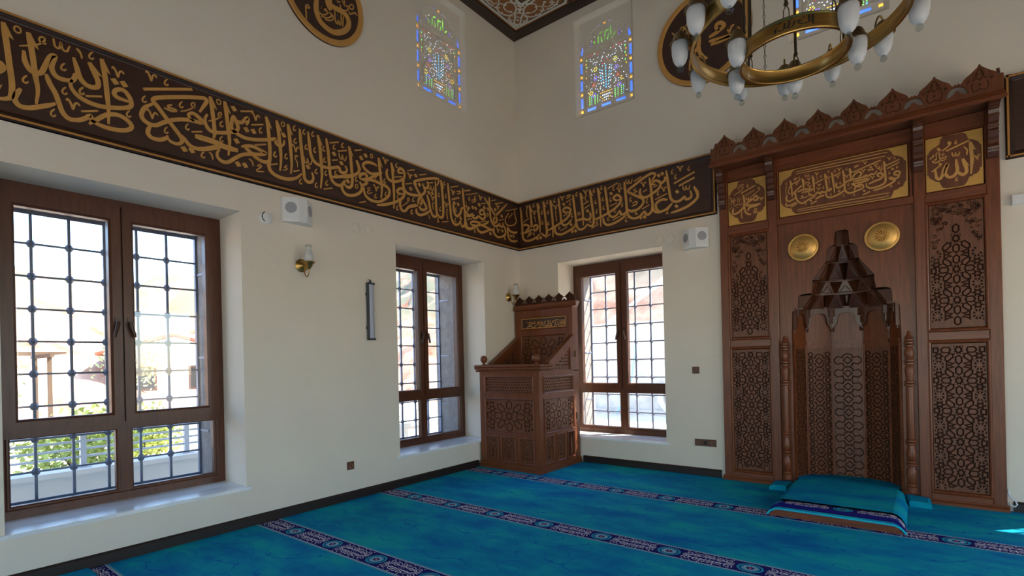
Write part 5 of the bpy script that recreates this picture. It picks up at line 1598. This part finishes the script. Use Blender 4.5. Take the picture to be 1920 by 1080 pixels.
# tall back with lettered panel and cresting
KB = -.165; fK = lambda u, v, d: (u, KB-d, v)
g = G(); g.box(KX0, KX1, KB+.025, -.022, 1.25, 2.13); 
for u0, u1, v0, v1 in ((KX0, .130, 1.25, 2.13), (.908, KX1, 1.25, 2.13), (.13, .908, 2.022, 2.13), (.13, .908, 1.765, 1.842), (.13, .908, 1.25, 1.30)): g.prism(rect(u0, u1, v0, v1), fK, -.026, 0)
obj('back', g, 'wood', ks)
g = G(); frame2(g, .130, .908, 1.842, 2.022, .022, fK, -.02, .006); fr = obj('panel_frame', g, 'wood', ks)
obj('gilt_plate', G().prism(rect(.146, .890, 1.858, 2.006), fK, -.012, -.007), 'gold_paint', fr); obj('cartouche', G().prism(rect(.156, .880, 1.868, 1.996), fK, -.009, -.005), 'board', fr)
obj('gilt_lettering', letters('Q', lambda u, v, d: fK(u, v, d-.006), .021, .004, None, .4, d0=0), 'gold_paint', fr)
g = G(); frame2(g, .130, .908, 1.30, 1.765, .024, fK, -.02, .006); fr = obj('panel_frame', g, 'wood', ks)
R, Fs = [], []; per = .45; k = (.378-.003)/176
for j in (-1, 0, 1):
    r_, f_ = tile_cells(k, per/210, .519, 1.53+j*per); R += r_; Fs += f_
bb = (.153, .885, 1.323, 1.742); obj('star_panel', carve(rect(.15, .888, 1.32, 1.745), clip(R, bb), clip(Fs, bb), g=.011, depth=.010, fn=lambda u, v, d: fK(u, v, d-.008)), ['wood_carved', 'wood_groove_shade'], fr)
g = G(); pr = [(-.14, 2.118), (.0, 2.118), (.006, 2.122), (.040, 2.132), (.046, 2.146), (.034, 2.158), (.030, 2.20), (-.14, 2.20)]
rows = [[(KX0-.0, KB-d, z), (KX1+(max(d, 0)*1.2 if d > 0 else 0)+.04*(z > 2.13), KB-d, z)] for d, z in pr]; g.grid(rows); g.face([r[1] for r in rows]); g.face([r[0] for r in rows][::-1]); obj('back_cornice', g, 'wood_h', ks)
obj('crest', crest(6, .1685, KX0+.02, lambda u, v, d: fK(u, v+2.20, d+.026), .014, .128), ['wood_carved', 'wood_groove_shade'], ks)
obj('side_crest', crest(1, .13, 0, lambda u, v, d: (KX1+.03+d, -.175+u, v+2.20), .012, .115), ['wood_carved', 'wood_groove_shade'], ks)
for z in (.60, 1.44):
    g = G(); g.box(KX1, KX1+.006, -.118, -.098, z, z+.085); g.tube([(KX1+.006, -.108, z), (KX1+.006, -.108, z+.085)], .007, 8); obj('hinge', g, 'chain', ks)
# ================================================================== CHANDELIER
CX, CY = 4.08, -2.53
ch = thing('chandelier', 'two-tier brass ring chandelier with hanging frosted tulip lamps near the ceiling', 'chandelier', (CX, CY, 3.2))
def ringband(R, z0, h, nm):
    g = G(); n = 96; rows = []
    for r, z in ((R-.012, z0), (R-.014, z0+.006), (R-.012, z0+.012), (R-.010, z0+h-.012), (R-.014, z0+h-.006), (R-.010, z0+h), (R+.004, z0+h), (R+.006, z0+h-.006), (R, z0+h-.012), (R, z0+.012), (R+.006, z0+.006), (R+.004, z0)): rows.append([(CX+r*math.cos(2*PI*k/n), CY+r*math.sin(2*PI*k/n), z) for k in range(n)])
    g.grid(rows+[rows[0]], 0, True); return obj(nm, g, 'brass', ch, 40)
ZS, ZL, RS, RL = 3.245, 3.385, .305, .60
rs = ringband(RS, ZS, .095, 'small_ring'); rl = ringband(RL, ZL, .10, 'large_ring')
# dark lettering on the small ring
g = G(); av, bv = (.788, .616), (-.616, .788)      # camera-right and camera-forward in plan, for placing by bearing
def brg(deg): a = math.radians(deg); return (av[0]*math.cos(a)+bv[0]*math.sin(a), av[1]*math.cos(a)+bv[1]*math.sin(a))
def onring(u, v, d):
    c = brg(-138+u*38); r = RS+.0005+d; return (CX+c[0]*r, CY+c[1]*r, ZS+.018+v*.062)
for P_ in ([(1., .95), (1.0, .1)], [(.9, .95), (.91, .4), (.86, .25), (.8, .3)], [(.97, .4), (.8, .22), (.7, .3), (.62, .45)], [(.72, .62), (.64, .66), (.66, .5), (.74, .52)], [(.55, .7), (.52, .35), (.46, .22), (.38, .2)], [(.42, .85), (.40, .35), (.35, .22), (.3, .35)], [(.3, .75), (.28, .3), (.2, .15), (.12, .3)], [(.12, .55), (.05, .45), (.06, .2), (.0, .12)], [(.8, .8), (.74, .86)], [(.5, .95), (.44, .98)], [(.22, .9), (.16, .86), (.12, .92)], [(.7, .05), (.66, .08)]):
    for q in quads(smooth(P_, 5), .055): g.prism(ccw(q), onring, 0, .0016, back=False)
obj('dark_lettering', g, 'ink', rs)
def make_lamp():
    r = obj('lamp_holder', G().lathe([(.0, .05), (.012, .05), (.020, .044), (.034, .030), (.044, .006), (.056, -.012), (.060, -.018), (.058, -.022), (.046, -.014), (.030, -.004), (.0, .0)], n=24), 'brass_dull', None, 50)
    return r
HOLD = [(.0, .060), (.012, .060), (.026, .053), (.038, .035), (.046, .010), (.060, -.010), (.068, -.018), (.068, -.024), (.060, -.020), (.044, -.010), (.0, -.004)]
SHADE = [(.048, -.012), (.053, -.022), (.054, -.05), (.052, -.085), (.046, -.120), (.035, -.146), (.021, -.162), (.013, -.167)]
def lamp(ring, ca, sa, R, zr, RR, zl):
    """arm curving up from the ring and over, lamp hanging from its end"""
    p = (CX+ca*RR, CY+sa*RR, zl)
    g = G(); pts = []
    for k in range(13):
        t = k/12; rr = R+(RR-R)*(.5-.5*math.cos(PI*t)); z = zr+(zl+.05-zr)*t+math.sin(PI*t)*.085; pts.append((CX+ca*rr, CY+sa*rr, z))
    g.tube(pts, .0055, 8); g.lathe([(.0, -.014), (.012, -.010), (.015, 0), (.012, .010), (0, .014)], (CX+ca*(R+.008), CY+sa*(R+.008), zr), 10)
    arm = obj('lamp_arm', g, 'brass', ring.parent, 60)
    ho = obj('lamp_holder', G().lathe(HOLD, p, 22), 'brass_dull', arm, 50)
    for k in range(3):
        g = G(); a = 2*PI*k/3+.5; c, s = math.cos(a), math.sin(a); g.tube([(p[0]+c*.056, p[1]+s*.056, zl-.018), (p[0]+c*.072, p[1]+s*.072, zl-.016)], .003, 6); obj('thumb_screw', g, 'chain', arm)
    g = G(); g.lathe(SHADE, p, 24); obj('glass_shade', g, 'frosted', arm, 60)
    g = G(); g.lathe([(.0, -.160), (.010, -.162), (.017, -.174), (.021, -.184), (.017, -.198), (.007, -.205), (.0, -.206)], p, 14); obj('glass_drop', g, 'crystal', arm, 60)
for d in (180, 120, 60, 0, -66): c = brg(d); lamp(rs, c[0], c[1], RS+.003, ZS+.05, {180: .35, -66: .345}.get(d, .40), ZS+.125)
for d in (192, 163, 126, 92, 66, 40, 11, -16, -48, -82, -116, -146): c = brg(d); lamp(rl, c[0], c[1], RL+.003, ZL+.05, .668, ZL+.105)
ZH = 4.75
for d in (178, 118, 58, -2, -75, -125):
    g = G(); c = brg(d); r0 = RS-.006; g.tube([(CX+c[0]*r0, CY+c[1]*r0, ZS+.17), (CX+c[0]*r0*.96, CY+c[1]*r0*.96, ZH)], .009, 8)
    for s in (-1, 1): t_ = brg(d+90); g.tube([(CX+c[0]*r0, CY+c[1]*r0, ZS+.17), (CX+c[0]*r0+t_[0]*s*.014, CY+c[1]*r0+t_[1]*s*.014, ZS+.14), (CX+c[0]*r0+t_[0]*s*.016, CY+c[1]*r0+t_[1]*s*.016, ZS+.06)], .003, 6)
    g.lathe([(0, -.012), (.013, -.006), (.013, .006), (0, .012)], (CX+c[0]*r0, CY+c[1]*r0, ZS+.175), 8); obj('hanging_rod', g, 'chain', ch, 60)
for d in (150, 90, 30, -30, -90, -150):
    g = G(); c = brg(d); r0 = RL-.006; g.tube([(CX+c[0]*r0, CY+c[1]*r0, ZL+.08), (CX+c[0]*r0*.9, CY+c[1]*r0*.9, ZH)], .008, 8); obj('hanging_rod', g, 'chain', ch, 60)
g = G(); c = brg(95)
for k in range(46):
    z = ZS+.02+k*.034; pc = (CX+c[0]*.30, CY+c[1]*.30)
    rr = [(0, .012), (.006, .006), (.006, -.006+.0), (0, -.016), (-.006, -.006), (-.006, .006), (0, .012)]
    g.tube([(pc[0]+(a if k % 2 else 0), pc[1]+(0 if k % 2 else a), z+b*1.2) for a, b in rr], .0022, 5, caps=False)
obj('chain', g, 'chain', ch)
ringband(.30, ZH, .06, 'upper_ring'); g = G(); g.tube([(CX, CY, ZH+.03), (CX, CY, ZC)], .012, 8)
for k in range(4): a = k*PI/4; g.tube([(CX-.295*math.cos(a), CY-.295*math.sin(a), ZH+.03), (CX+.295*math.cos(a), CY+.295*math.sin(a), ZH+.03)], .008, 8)
g.lathe([(0, -.05), (.09, -.05), (.11, -.02), (.11, 0), (0, 0)], (CX, CY, ZC), 24); obj('ceiling_stem', g, 'brass', ch, 40)

# ================================================================== WALL FITTINGS
def speaker(label, loc, rotz):
    r = thing('wall_speaker', label, 'speaker', loc, rotz, 'white wedge loudspeakers under the friezes', local=True)
    H = .225; pl = [(-.150, 0), (-.150, -.040), (-.040, -.135), (.040, -.135), (.150, -.040), (.150, 0)]; q = [(x*.97, y*.86) for x, y in pl]
    g = G(); rows = [[(x, y, z) for x, y in p] for p, z in ((pl, H), (pl, .03), (q, .0))]; g.grid(rows, 0, True); g.face(rows[0]); g.face(rows[-1][::-1]); obj('cabinet', g, 'white_plastic', r)
    for s in (-1, 1):
        c = V((s*.095, -.0875)); n = V((s*.095, -.11)).normalized(); e = V((-n.y, n.x)); g = G()
        pts = lambda R, d: [(c.x+e.x*R*math.cos(a)+n.x*d, c.y+e.y*R*math.cos(a)+n.y*d, .128+R*math.sin(a)) for a in [2*PI*k/28 for k in range(28)]]
        g.grid([pts(.052, .0), pts(.052, .003), pts(.046, .004)], 0, True); g.face(pts(.046, .004)); obj('grille', g, 'grey_grille', r)
    return r
speaker('white wedge-shaped loudspeaker on the left wall beside the round sensor', (0.001, -3.535, 2.752), PI/2)
speaker('white wedge-shaped loudspeaker on the back wall beside the carved prayer niche', (2.630, -.001, 2.675), 0)
def disc_on(name, label, cat, loc, rotz, R, dep, m_='white_plastic', slot=False, group=None):
    r = thing(name, label, cat, loc, rotz, group, local=True); g = G(); f = lambda a, b, q: (a, -q, b)
    prof = [(R, 0), (R, dep*.55), (R*.93, dep*.8), (R*.80, dep*.85), (R*.78, dep), (R*.70, dep*1.1), (0, dep*1.12)] if slot else [(R, 0), (R*.98, dep*.7), (R*.9, dep), (0, dep*1.05)]
    obj('body' if slot else 'cover', g.lathe(prof, n=32, fn=f), m_, r, 40)
    if slot:
        g = G(); n = 14; rows = [[(rr*math.cos(a), -dep*1.02-d, rr*math.sin(a)) for a in [PI*.62+PI*.72*k/n for k in range(n+1)]] for rr, d in ((R*.82, .000), (R*.70, .0035))]; g.grid(rows); obj('vent_slot', g, 'dark_gap', r)
    return r
disc_on('round_sensor', 'round white sensor with a dark slot on the left wall beside a loudspeaker', 'sensor', (.001, -3.833, 2.757), PI/2, .060, .035, slot=True)
for x, y, z, rz, lb in ((.001, -2.857, 2.846, PI/2, 'farther left of two round blank covers on the left wall near the frieze'), (.001, -2.693, 2.860, PI/2, 'right of two round blank covers on the left wall near the frieze'),
                        (2.183, -.001, 2.855, 0, 'left of two round blank covers on the back wall above the corner window'), (2.318, -.001, 2.852, 0, 'right of two round blank covers beside the back wall loudspeaker')):
    disc_on('blank_cover', lb, 'wall cover', (x, y, z), rz, .055, .008, 'plaster', group='round blank wall covers below the friezes')
def sconce(label, loc, rotz):
    r = thing('wall_sconce', label, 'wall lamp', loc, rotz, 'brass wall sconces with frosted glass', local=True)
    f = lambda a, b, q: (a, -q, b)
    g = G().lathe([(.062, 0), (.064, .005), (.056, .011), (.046, .013), (.040, .019), (.022, .024), (.012, .034), (0, .036)], n=24, fn=f); obj('back_plate', g, 'brass', r, 40)
    cx, cy_ = .0, -.135
    g = G(); pts = smooth([(0, -.03, .0), (0, -.055, -.03), (0, -.06, -.075), (0, -.085, -.112), (0, -.12, -.10), (0, -.135, -.055), (0, -.135, -.02)], 1)
    P_ = [(0, -.03, 0), (0, -.047, -.02), (0, -.052, -.05), (0, -.058, -.085), (0, -.078, -.112), (0, -.102, -.116), (0, -.124, -.098), (0, -.134, -.065), (0, -.135, -.03)]; g.tube(P_, .0055, 8); obj('arm', g, 'brass', r, 60)
    n = 24; prof = [(.0, -.055), (.010, -.052), (.018, -.036), (.030, -.022), (.034, -.004), (.052, .010), (.062, .018), (.056, .020), (.03, .010), (0, .008)]; g = G()
    rows = [[(cx+(rr*(1+.06*math.cos(8*2*PI*k/n) if rr > .05 else rr))*math.cos(2*PI*k/n) if rr > .05 else cx+rr*math.cos(2*PI*k/n), cy_+rr*math.sin(2*PI*k/n), z) for k in range(n)] for rr, z in prof]; g.grid(rows, 0, True); obj('drip_cup', g, 'brass', r, 50)
    g = G().lathe([(.030, .012), (.040, .030), (.043, .060), (.040, .095), (.032, .120), (.024, .136), (.023, .146), (.029, .156)], (cx, cy_, 0), 22); obj('glass_shade', g, 'frosted', r, 60)
    g = G().lathe([(.028, .154), (.031, .160), (.031, .176), (.027, .182), (.024, .178)], (cx, cy_, 0), 22); obj('glass_rim', g, 'crystal', r, 60)
    return r
sconce('brass wall sconce with frosted glass between the large left window and the tube light', (.001, -3.49, 2.365), PI/2)
sconce('brass wall sconce with frosted glass in the corner beside the preacher chair crest', (.001, -.275, 2.330), PI/2)
r = thing('tube_light', 'vertical grey tube light with a white diffuser on the left wall', 'wall light', (.0, -2.715, 1.660), PI/2, local=True)
g = G(); g.box(-.038, .038, -.03, -.012, .02, .60); g.box(-.042, .042, -.052, -.012, .0, .022); g.box(-.042, .042, -.052, -.012, .598, .62); g.box(-.042, -.034, -.05, -.012, .02, .6); obj('housing', g, 'lamp_grey', r)
g = G(); prof = [(-.034, -.03), (-.032, -.044), (-.02, -.055), (.0, -.058), (.02, -.055), (.034, -.044), (.038, -.03)]; g.grid([[(x, y, .022) for x, y in prof], [(x, y, .598) for x, y in prof]]); obj('diffuser', g, 'diffuser', r, 60)
for z in (.12, .48): g = G(); g.box(-.046, .03, -.013, 0, z, z+.03); obj('mounting_clip', g, 'lamp_grey', r)
g = G(); g.tube([(.0, -.03, .62), (0, -.03, .645)], .010, 8); g.tube([(0, -.03, .645), (0, -.012, .655), (0, 0, .655)], .004, 6); obj('cable_gland', g, 'dark_gap', r)
def socket_plate(label, loc, rotz, n, kinds, cat):
    r = thing('switch_plate' if cat == 'light switch' else 'wall_socket', label, cat, loc, rotz, local=True); w = .082*n
    g = G(); rows = [[(u, d, v) for u, v in rect(-w/2+e, w/2-e, -.041+e, .041-e)] for e, d in ((0, 0), (0, -.007), (.003, -.010))]; g.grid(rows, 0, True); g.face(rows[-1]); obj('plate', g, 'socket_wood', r)
    for i, k in enumerate(kinds):
        u = -w/2+.082*(i+.5); f = lambda a, b, q: (u+a, -.010-q, b); g = G()
        if k == 's': g.lathe([(.022, 0), (.021, .002), (.018, .0), (.0175, -.006), (0, -.006)], n=24, fn=f); o = obj('socket', g, 'socket_face', r, 40); [obj('pin_hole', G().box(u+s*.009-.003, u+s*.009+.003, -.0052, -.004, -.003, .003), 'dark_gap', o) for s in (-1, 1)]
        elif k == 'd': g.lathe([(.022, 0), (.021, .003), (.019, .003), (0, .003)], n=24, fn=f); o = obj('socket', g, 'dark_gap', r, 40)
        else: rows = [[(u+a, -d, b) for a, b in rect(-.027, .027, -.027, .027)] for d in (.0101, .013)]; g.grid(rows, 0, True); g.face([(u-.027, -.016, -.027), (u+.027, -.016, -.027), (u+.027, -.0125, .027), (u-.027, -.0125, .027)]); obj('rocker', g, 'socket_wood', r)
socket_plate('brown wooden wall socket low on the left wall between the two windows', (.0, -2.995, .353), PI/2, 1, 's', 'socket')
socket_plate('brown wooden light switch on the back wall right of the corner window', (2.591, 0, 1.243), 0, 1, 'r', 'light switch')
socket_plate('brown triple wall socket low on the back wall beside the prayer niche', (2.685, 0, .388), 0, 3, 'sds', 'socket')
r = thing('white_device', 'white rectangular device on the wall right of the prayer niche', 'wall device', (5.42, 0, 2.683), 0, local=True)
g = G(); rows = [[(u, d, v) for u, v in rect(-.10+e, .10-e, -.045+e, .045-e)] for e, d in ((0, 0), (0, -.026), (.006, -.032))]; g.grid(rows, 0, True); g.face(rows[-1]); obj('housing', g, 'white_plastic', r); g = G(); g.box(.04, .07, -.0335, -.032, -.004, .004); obj('lens', g, 'dark_gap', r)
g = G(); g.tube([(5.245, -.004, 2.694), (5.28, -.004, 2.693), (5.322, -.004, 2.690)], .003, 6); tag(obj('cable', g, 'cable_white'), 'thin wire running from the prayer niche to the white wall device', 'cable')
g = G(); g.tube([(5.258, -.012, .19), (5.262, -.014, .15), (5.275, -.03, .125), (5.300, -.034, .105), (5.312, -.032, .07), (5.298, -.032, .048), (5.275, -.032, .058), (5.268, -.03, .078)], .006, 8); tag(obj('cable_loop', g, 'cable_white'), 'loop of white cable by the skirting at the foot of the prayer niche', 'cable')

# ================================================================== OUTSIDE
struct('floor_outside', G().box(-150, 150, -120, 150, -.62, -.32), 'ground')
g = G(); g.box(-2.45, -2.18, -14, 1.5, -.32, .335); g.box(-2.50, -2.14, -14, 1.5, .335, .385); tag(obj('parapet', g, 'ext_plaster'), 'low white parapet outside the large left window', 'parapet')
r = thing('railing', 'pale grey metal railing on the white parapet outside the left windows', 'railing', (-2.3, -6, .385))
for z, rr in ((.745, .028), (.66, .012), (.58, .012), (.50, .012)):
    g = G(); g.tube([(-2.3, -14, z), (-2.3, 1.4, z)], rr, 8); obj('rail', g, 'rail_grey', r, 60)
y = -13.5
while y < 1.5:
    g = G(); g.box(-2.325, -2.275, y-.025, y+.025, .385, .735); g.box(-2.36, -2.24, y-.06, y+.06, .385, .395); obj('post', g, 'rail_grey', r); y += .98
def hillz(x, y):
    d1 = -x-15-2.5*math.sin(y*.13); d2 = y-9.3-.6*math.sin(x*.3)
    z1 = max(0, min(6.6, d1*.42)) if d1 > 0 else 0
    k = max(0., min(1., (x+10)/3.)); z2 = (2.4*k*min(1, d2/.8+.3)+min(13, d2*(.85*k+.55*(1-k)))) if d2 > 0 else 0
    from mathutils import noise
    z = max(z1, z2); n = noise.fractal(V((x*.16, y*.16, 3)), 1., 2., 5)
    return -.34+z*(1+.22*n)+(n*.9 if z > .6 else 0)
g = G(); nx, ny = 90, 80
g.grid([[(x, y, hillz(x, y)) for x in [14-74*i/nx for i in range(nx+1)]] for y in [-45+85*j/ny for j in range(ny+1) ] if True])
keep = [(f, m) for f, m in zip(g.f, g.m) if not all(g.v[i][0] > -13.5 and g.v[i][1] < 9.2 for i in f)]; g.f = [f for f, _ in keep]; g.m = [m for _, m in keep]
struct('hillside', g, 'hill', None, 60)
g = G(); g.box(-7.2, 22, 8.7, 9.2, -.32, 2.42); g.box(-7.25, 22, 8.62, 9.28, 2.42, 2.52); g.box(-7.2, 22, 8.55, 8.7, -.32, -.16)
rw = tag(obj('retaining_wall', g, 'rock_wall'), 'grey stone retaining wall outside the corner window', 'retaining wall')
g = G(); rows = [[(x0+rr*math.cos(a), 8.545-d, .24+rr*math.sin(a)) for a in [2*PI*k/26 for k in range(26)]] for x0, rr, d in ((-.85, .52, 0), (-.85, .52, .10), (-.85, .36, .10), (-.85, .36, 0))]; g.grid(rows, 0, True); tag(obj('drain_pipe', g, 'concrete'), 'round concrete pipe mouth at the foot of the grey retaining wall', 'pipe')
g = G(); g.tube([(-2.0, 8.50, 2.56), (-2.06, 8.50, 1.6), (-2.2, 8.50, .8), (-2.45, 8.46, .1), (-2.6, 8.2, -.28)], .03, 8); tag(obj('hose', g, 'hose_blue'), 'blue hose hanging down the grey retaining wall outside the corner window', 'hose')
g = G(); g.tube([(-3.6, 9.6, 2.55), (-1.2, 10.4, 4.4), (1.6, 11.6, 6.4)], .07, 8); tag(obj('pipe_on_slope', g, 'cable_white'), 'pale pipe running diagonally up the red slope outside the corner window', 'pipe')
# house beyond the railing
hb = thing('house', 'white house with a red gabled roof seen through the large left window', 'house', (-18.2, 1.7, -.34), -.42, local=True)
g = G(); g.box(-3.0, 1.0, -2.0, 2.0, 0, 2.35); g.face([(1., -2., 2.35), (1., 2., 2.35), (1., 0, 2.95)]); g.face([(-3., -2., 2.35), (-3., 0, 2.95), (-3., 2., 2.35)]); obj('wall', g, 'ext_plaster', hb)
for s_ in (-1, 1): g = G(); g.prism(ccw([(s_*2.3, 2.27), (0, 2.97), (0, 3.07), (s_*2.3, 2.37)]), lambda u, v, d: (d, u, v), -3.3, 1.35); obj('roof', g, 'roof_tile', hb)
for y0 in (-1.0, .9):
    g = G(); g.box(.99, 1.05, y0-.45, y0+.45, .95, 1.85); w_ = obj('window', g, 'pvc_wood', hb); g = G(); g.box(1.045, 1.06, y0-.38, y0+.38, 1.02, 1.78); obj('pane', g, 'dark_gap', w_)
g = G(); g.box(.99, 2.2, -2.0, 2.0, 0, .35); obj('terrace', g, 'concrete', hb)
# pergola posts
pg = thing('pergola', 'brown wooden pergola of thin posts beyond the railing outside the large left window', 'pergola', (-12.5, -4.2, -.32))
for x, y in ((-12, -4.3), (-12, -3.2), (-13.6, -4.3), (-13.6, -3.2)): obj('post', G().box(x-.04, x+.04, y-.04, y+.04, -.32, 1.75), 'bark', pg)
g = G(); 
for y in (-4.3, -3.2): g.box(-13.9, -11.7, y-.04, y+.04, 1.75, 1.83)
for k in range(6): g.box(-13.7+.36*k-.02, -13.7+.36*k+.02, -4.6, -2.9, 1.83, 1.88)
obj('roof_slats', g, 'bark', pg)
def bush(label, loc, sx, sy, sz, n, m_='leaf', seed=1, trunk=0.):
    rn = random.Random(seed); r = thing('shrub' if not trunk else 'tree', label, 'shrub' if not trunk else 'tree', loc, 0, 'shrubs and young trees in the garden outside', local=True); g = G()
    for k in range(n):
        a, b, q = rn.random()*2*PI, math.acos(rn.uniform(-1, 1)), rn.random()**.4; lump = 1+.25*math.sin(3*a+seed)*math.sin(4*b)
        p = V((sx*q*lump*math.sin(b)*math.cos(a), sy*q*lump*math.sin(b)*math.sin(a), trunk+sz*(1+q*math.cos(b)*lump))); d = V((rn.uniform(-1, 1), rn.uniform(-1, 1), rn.uniform(-.6, 1))).normalized(); e = d.orthogonal().normalized(); L = rn.uniform(.06, .12); w = L*.32
        g.face([p, p+d*L*.5+e*w, p+d*L, p+d*L*.5-e*w])
    obj('foliage', g, m_, r); g = G()
    for k in range(5): a = k*1.3; g.tube([(0, 0, 0), (sx*.2*math.cos(a), sy*.2*math.sin(a), trunk+sz*.7), (sx*.5*math.cos(a), sy*.5*math.sin(a), trunk+sz*1.2)], [.03, .02, .008], 6)
    obj('stem', g, 'bark', r)
for i, (lb, x, y, s, z, n) in enumerate((('bright green shrub just beyond the railing, left of the window mullion', -5.2, -4.1, .75, .55, 2200), ('rounded green shrub beyond the railing behind the window mullion', -6.6, -2.9, .6, .52, 2000), ('green shrub beyond the railing seen through the right lower pane', -5.0, -1.55, .6, .5, 1800), ('green shrub farthest right beyond the railing by the window jamb', -6.0, .1, .7, .55, 1800))):
    bush(lb, (x, y, -.33), s, s, z, n, 'leaf', i+2)
bush('slender young tree with grey green leaves before the white house', (-8.2, -.1, -.33), .55, .55, .75, 900, 'leaf_grey', 11, 1.0)
bush('thin young tree with sparse leaves beyond the left casement', (-7.4, -5.0, -.33), .6, .6, .7, 700, 'leaf_grey', 12, .7)
bush('small grey green tree beside the pergola posts', (-11.6, -1.6, -.33), .8, .8, .8, 1000, 'leaf_grey', 13, 1.2)
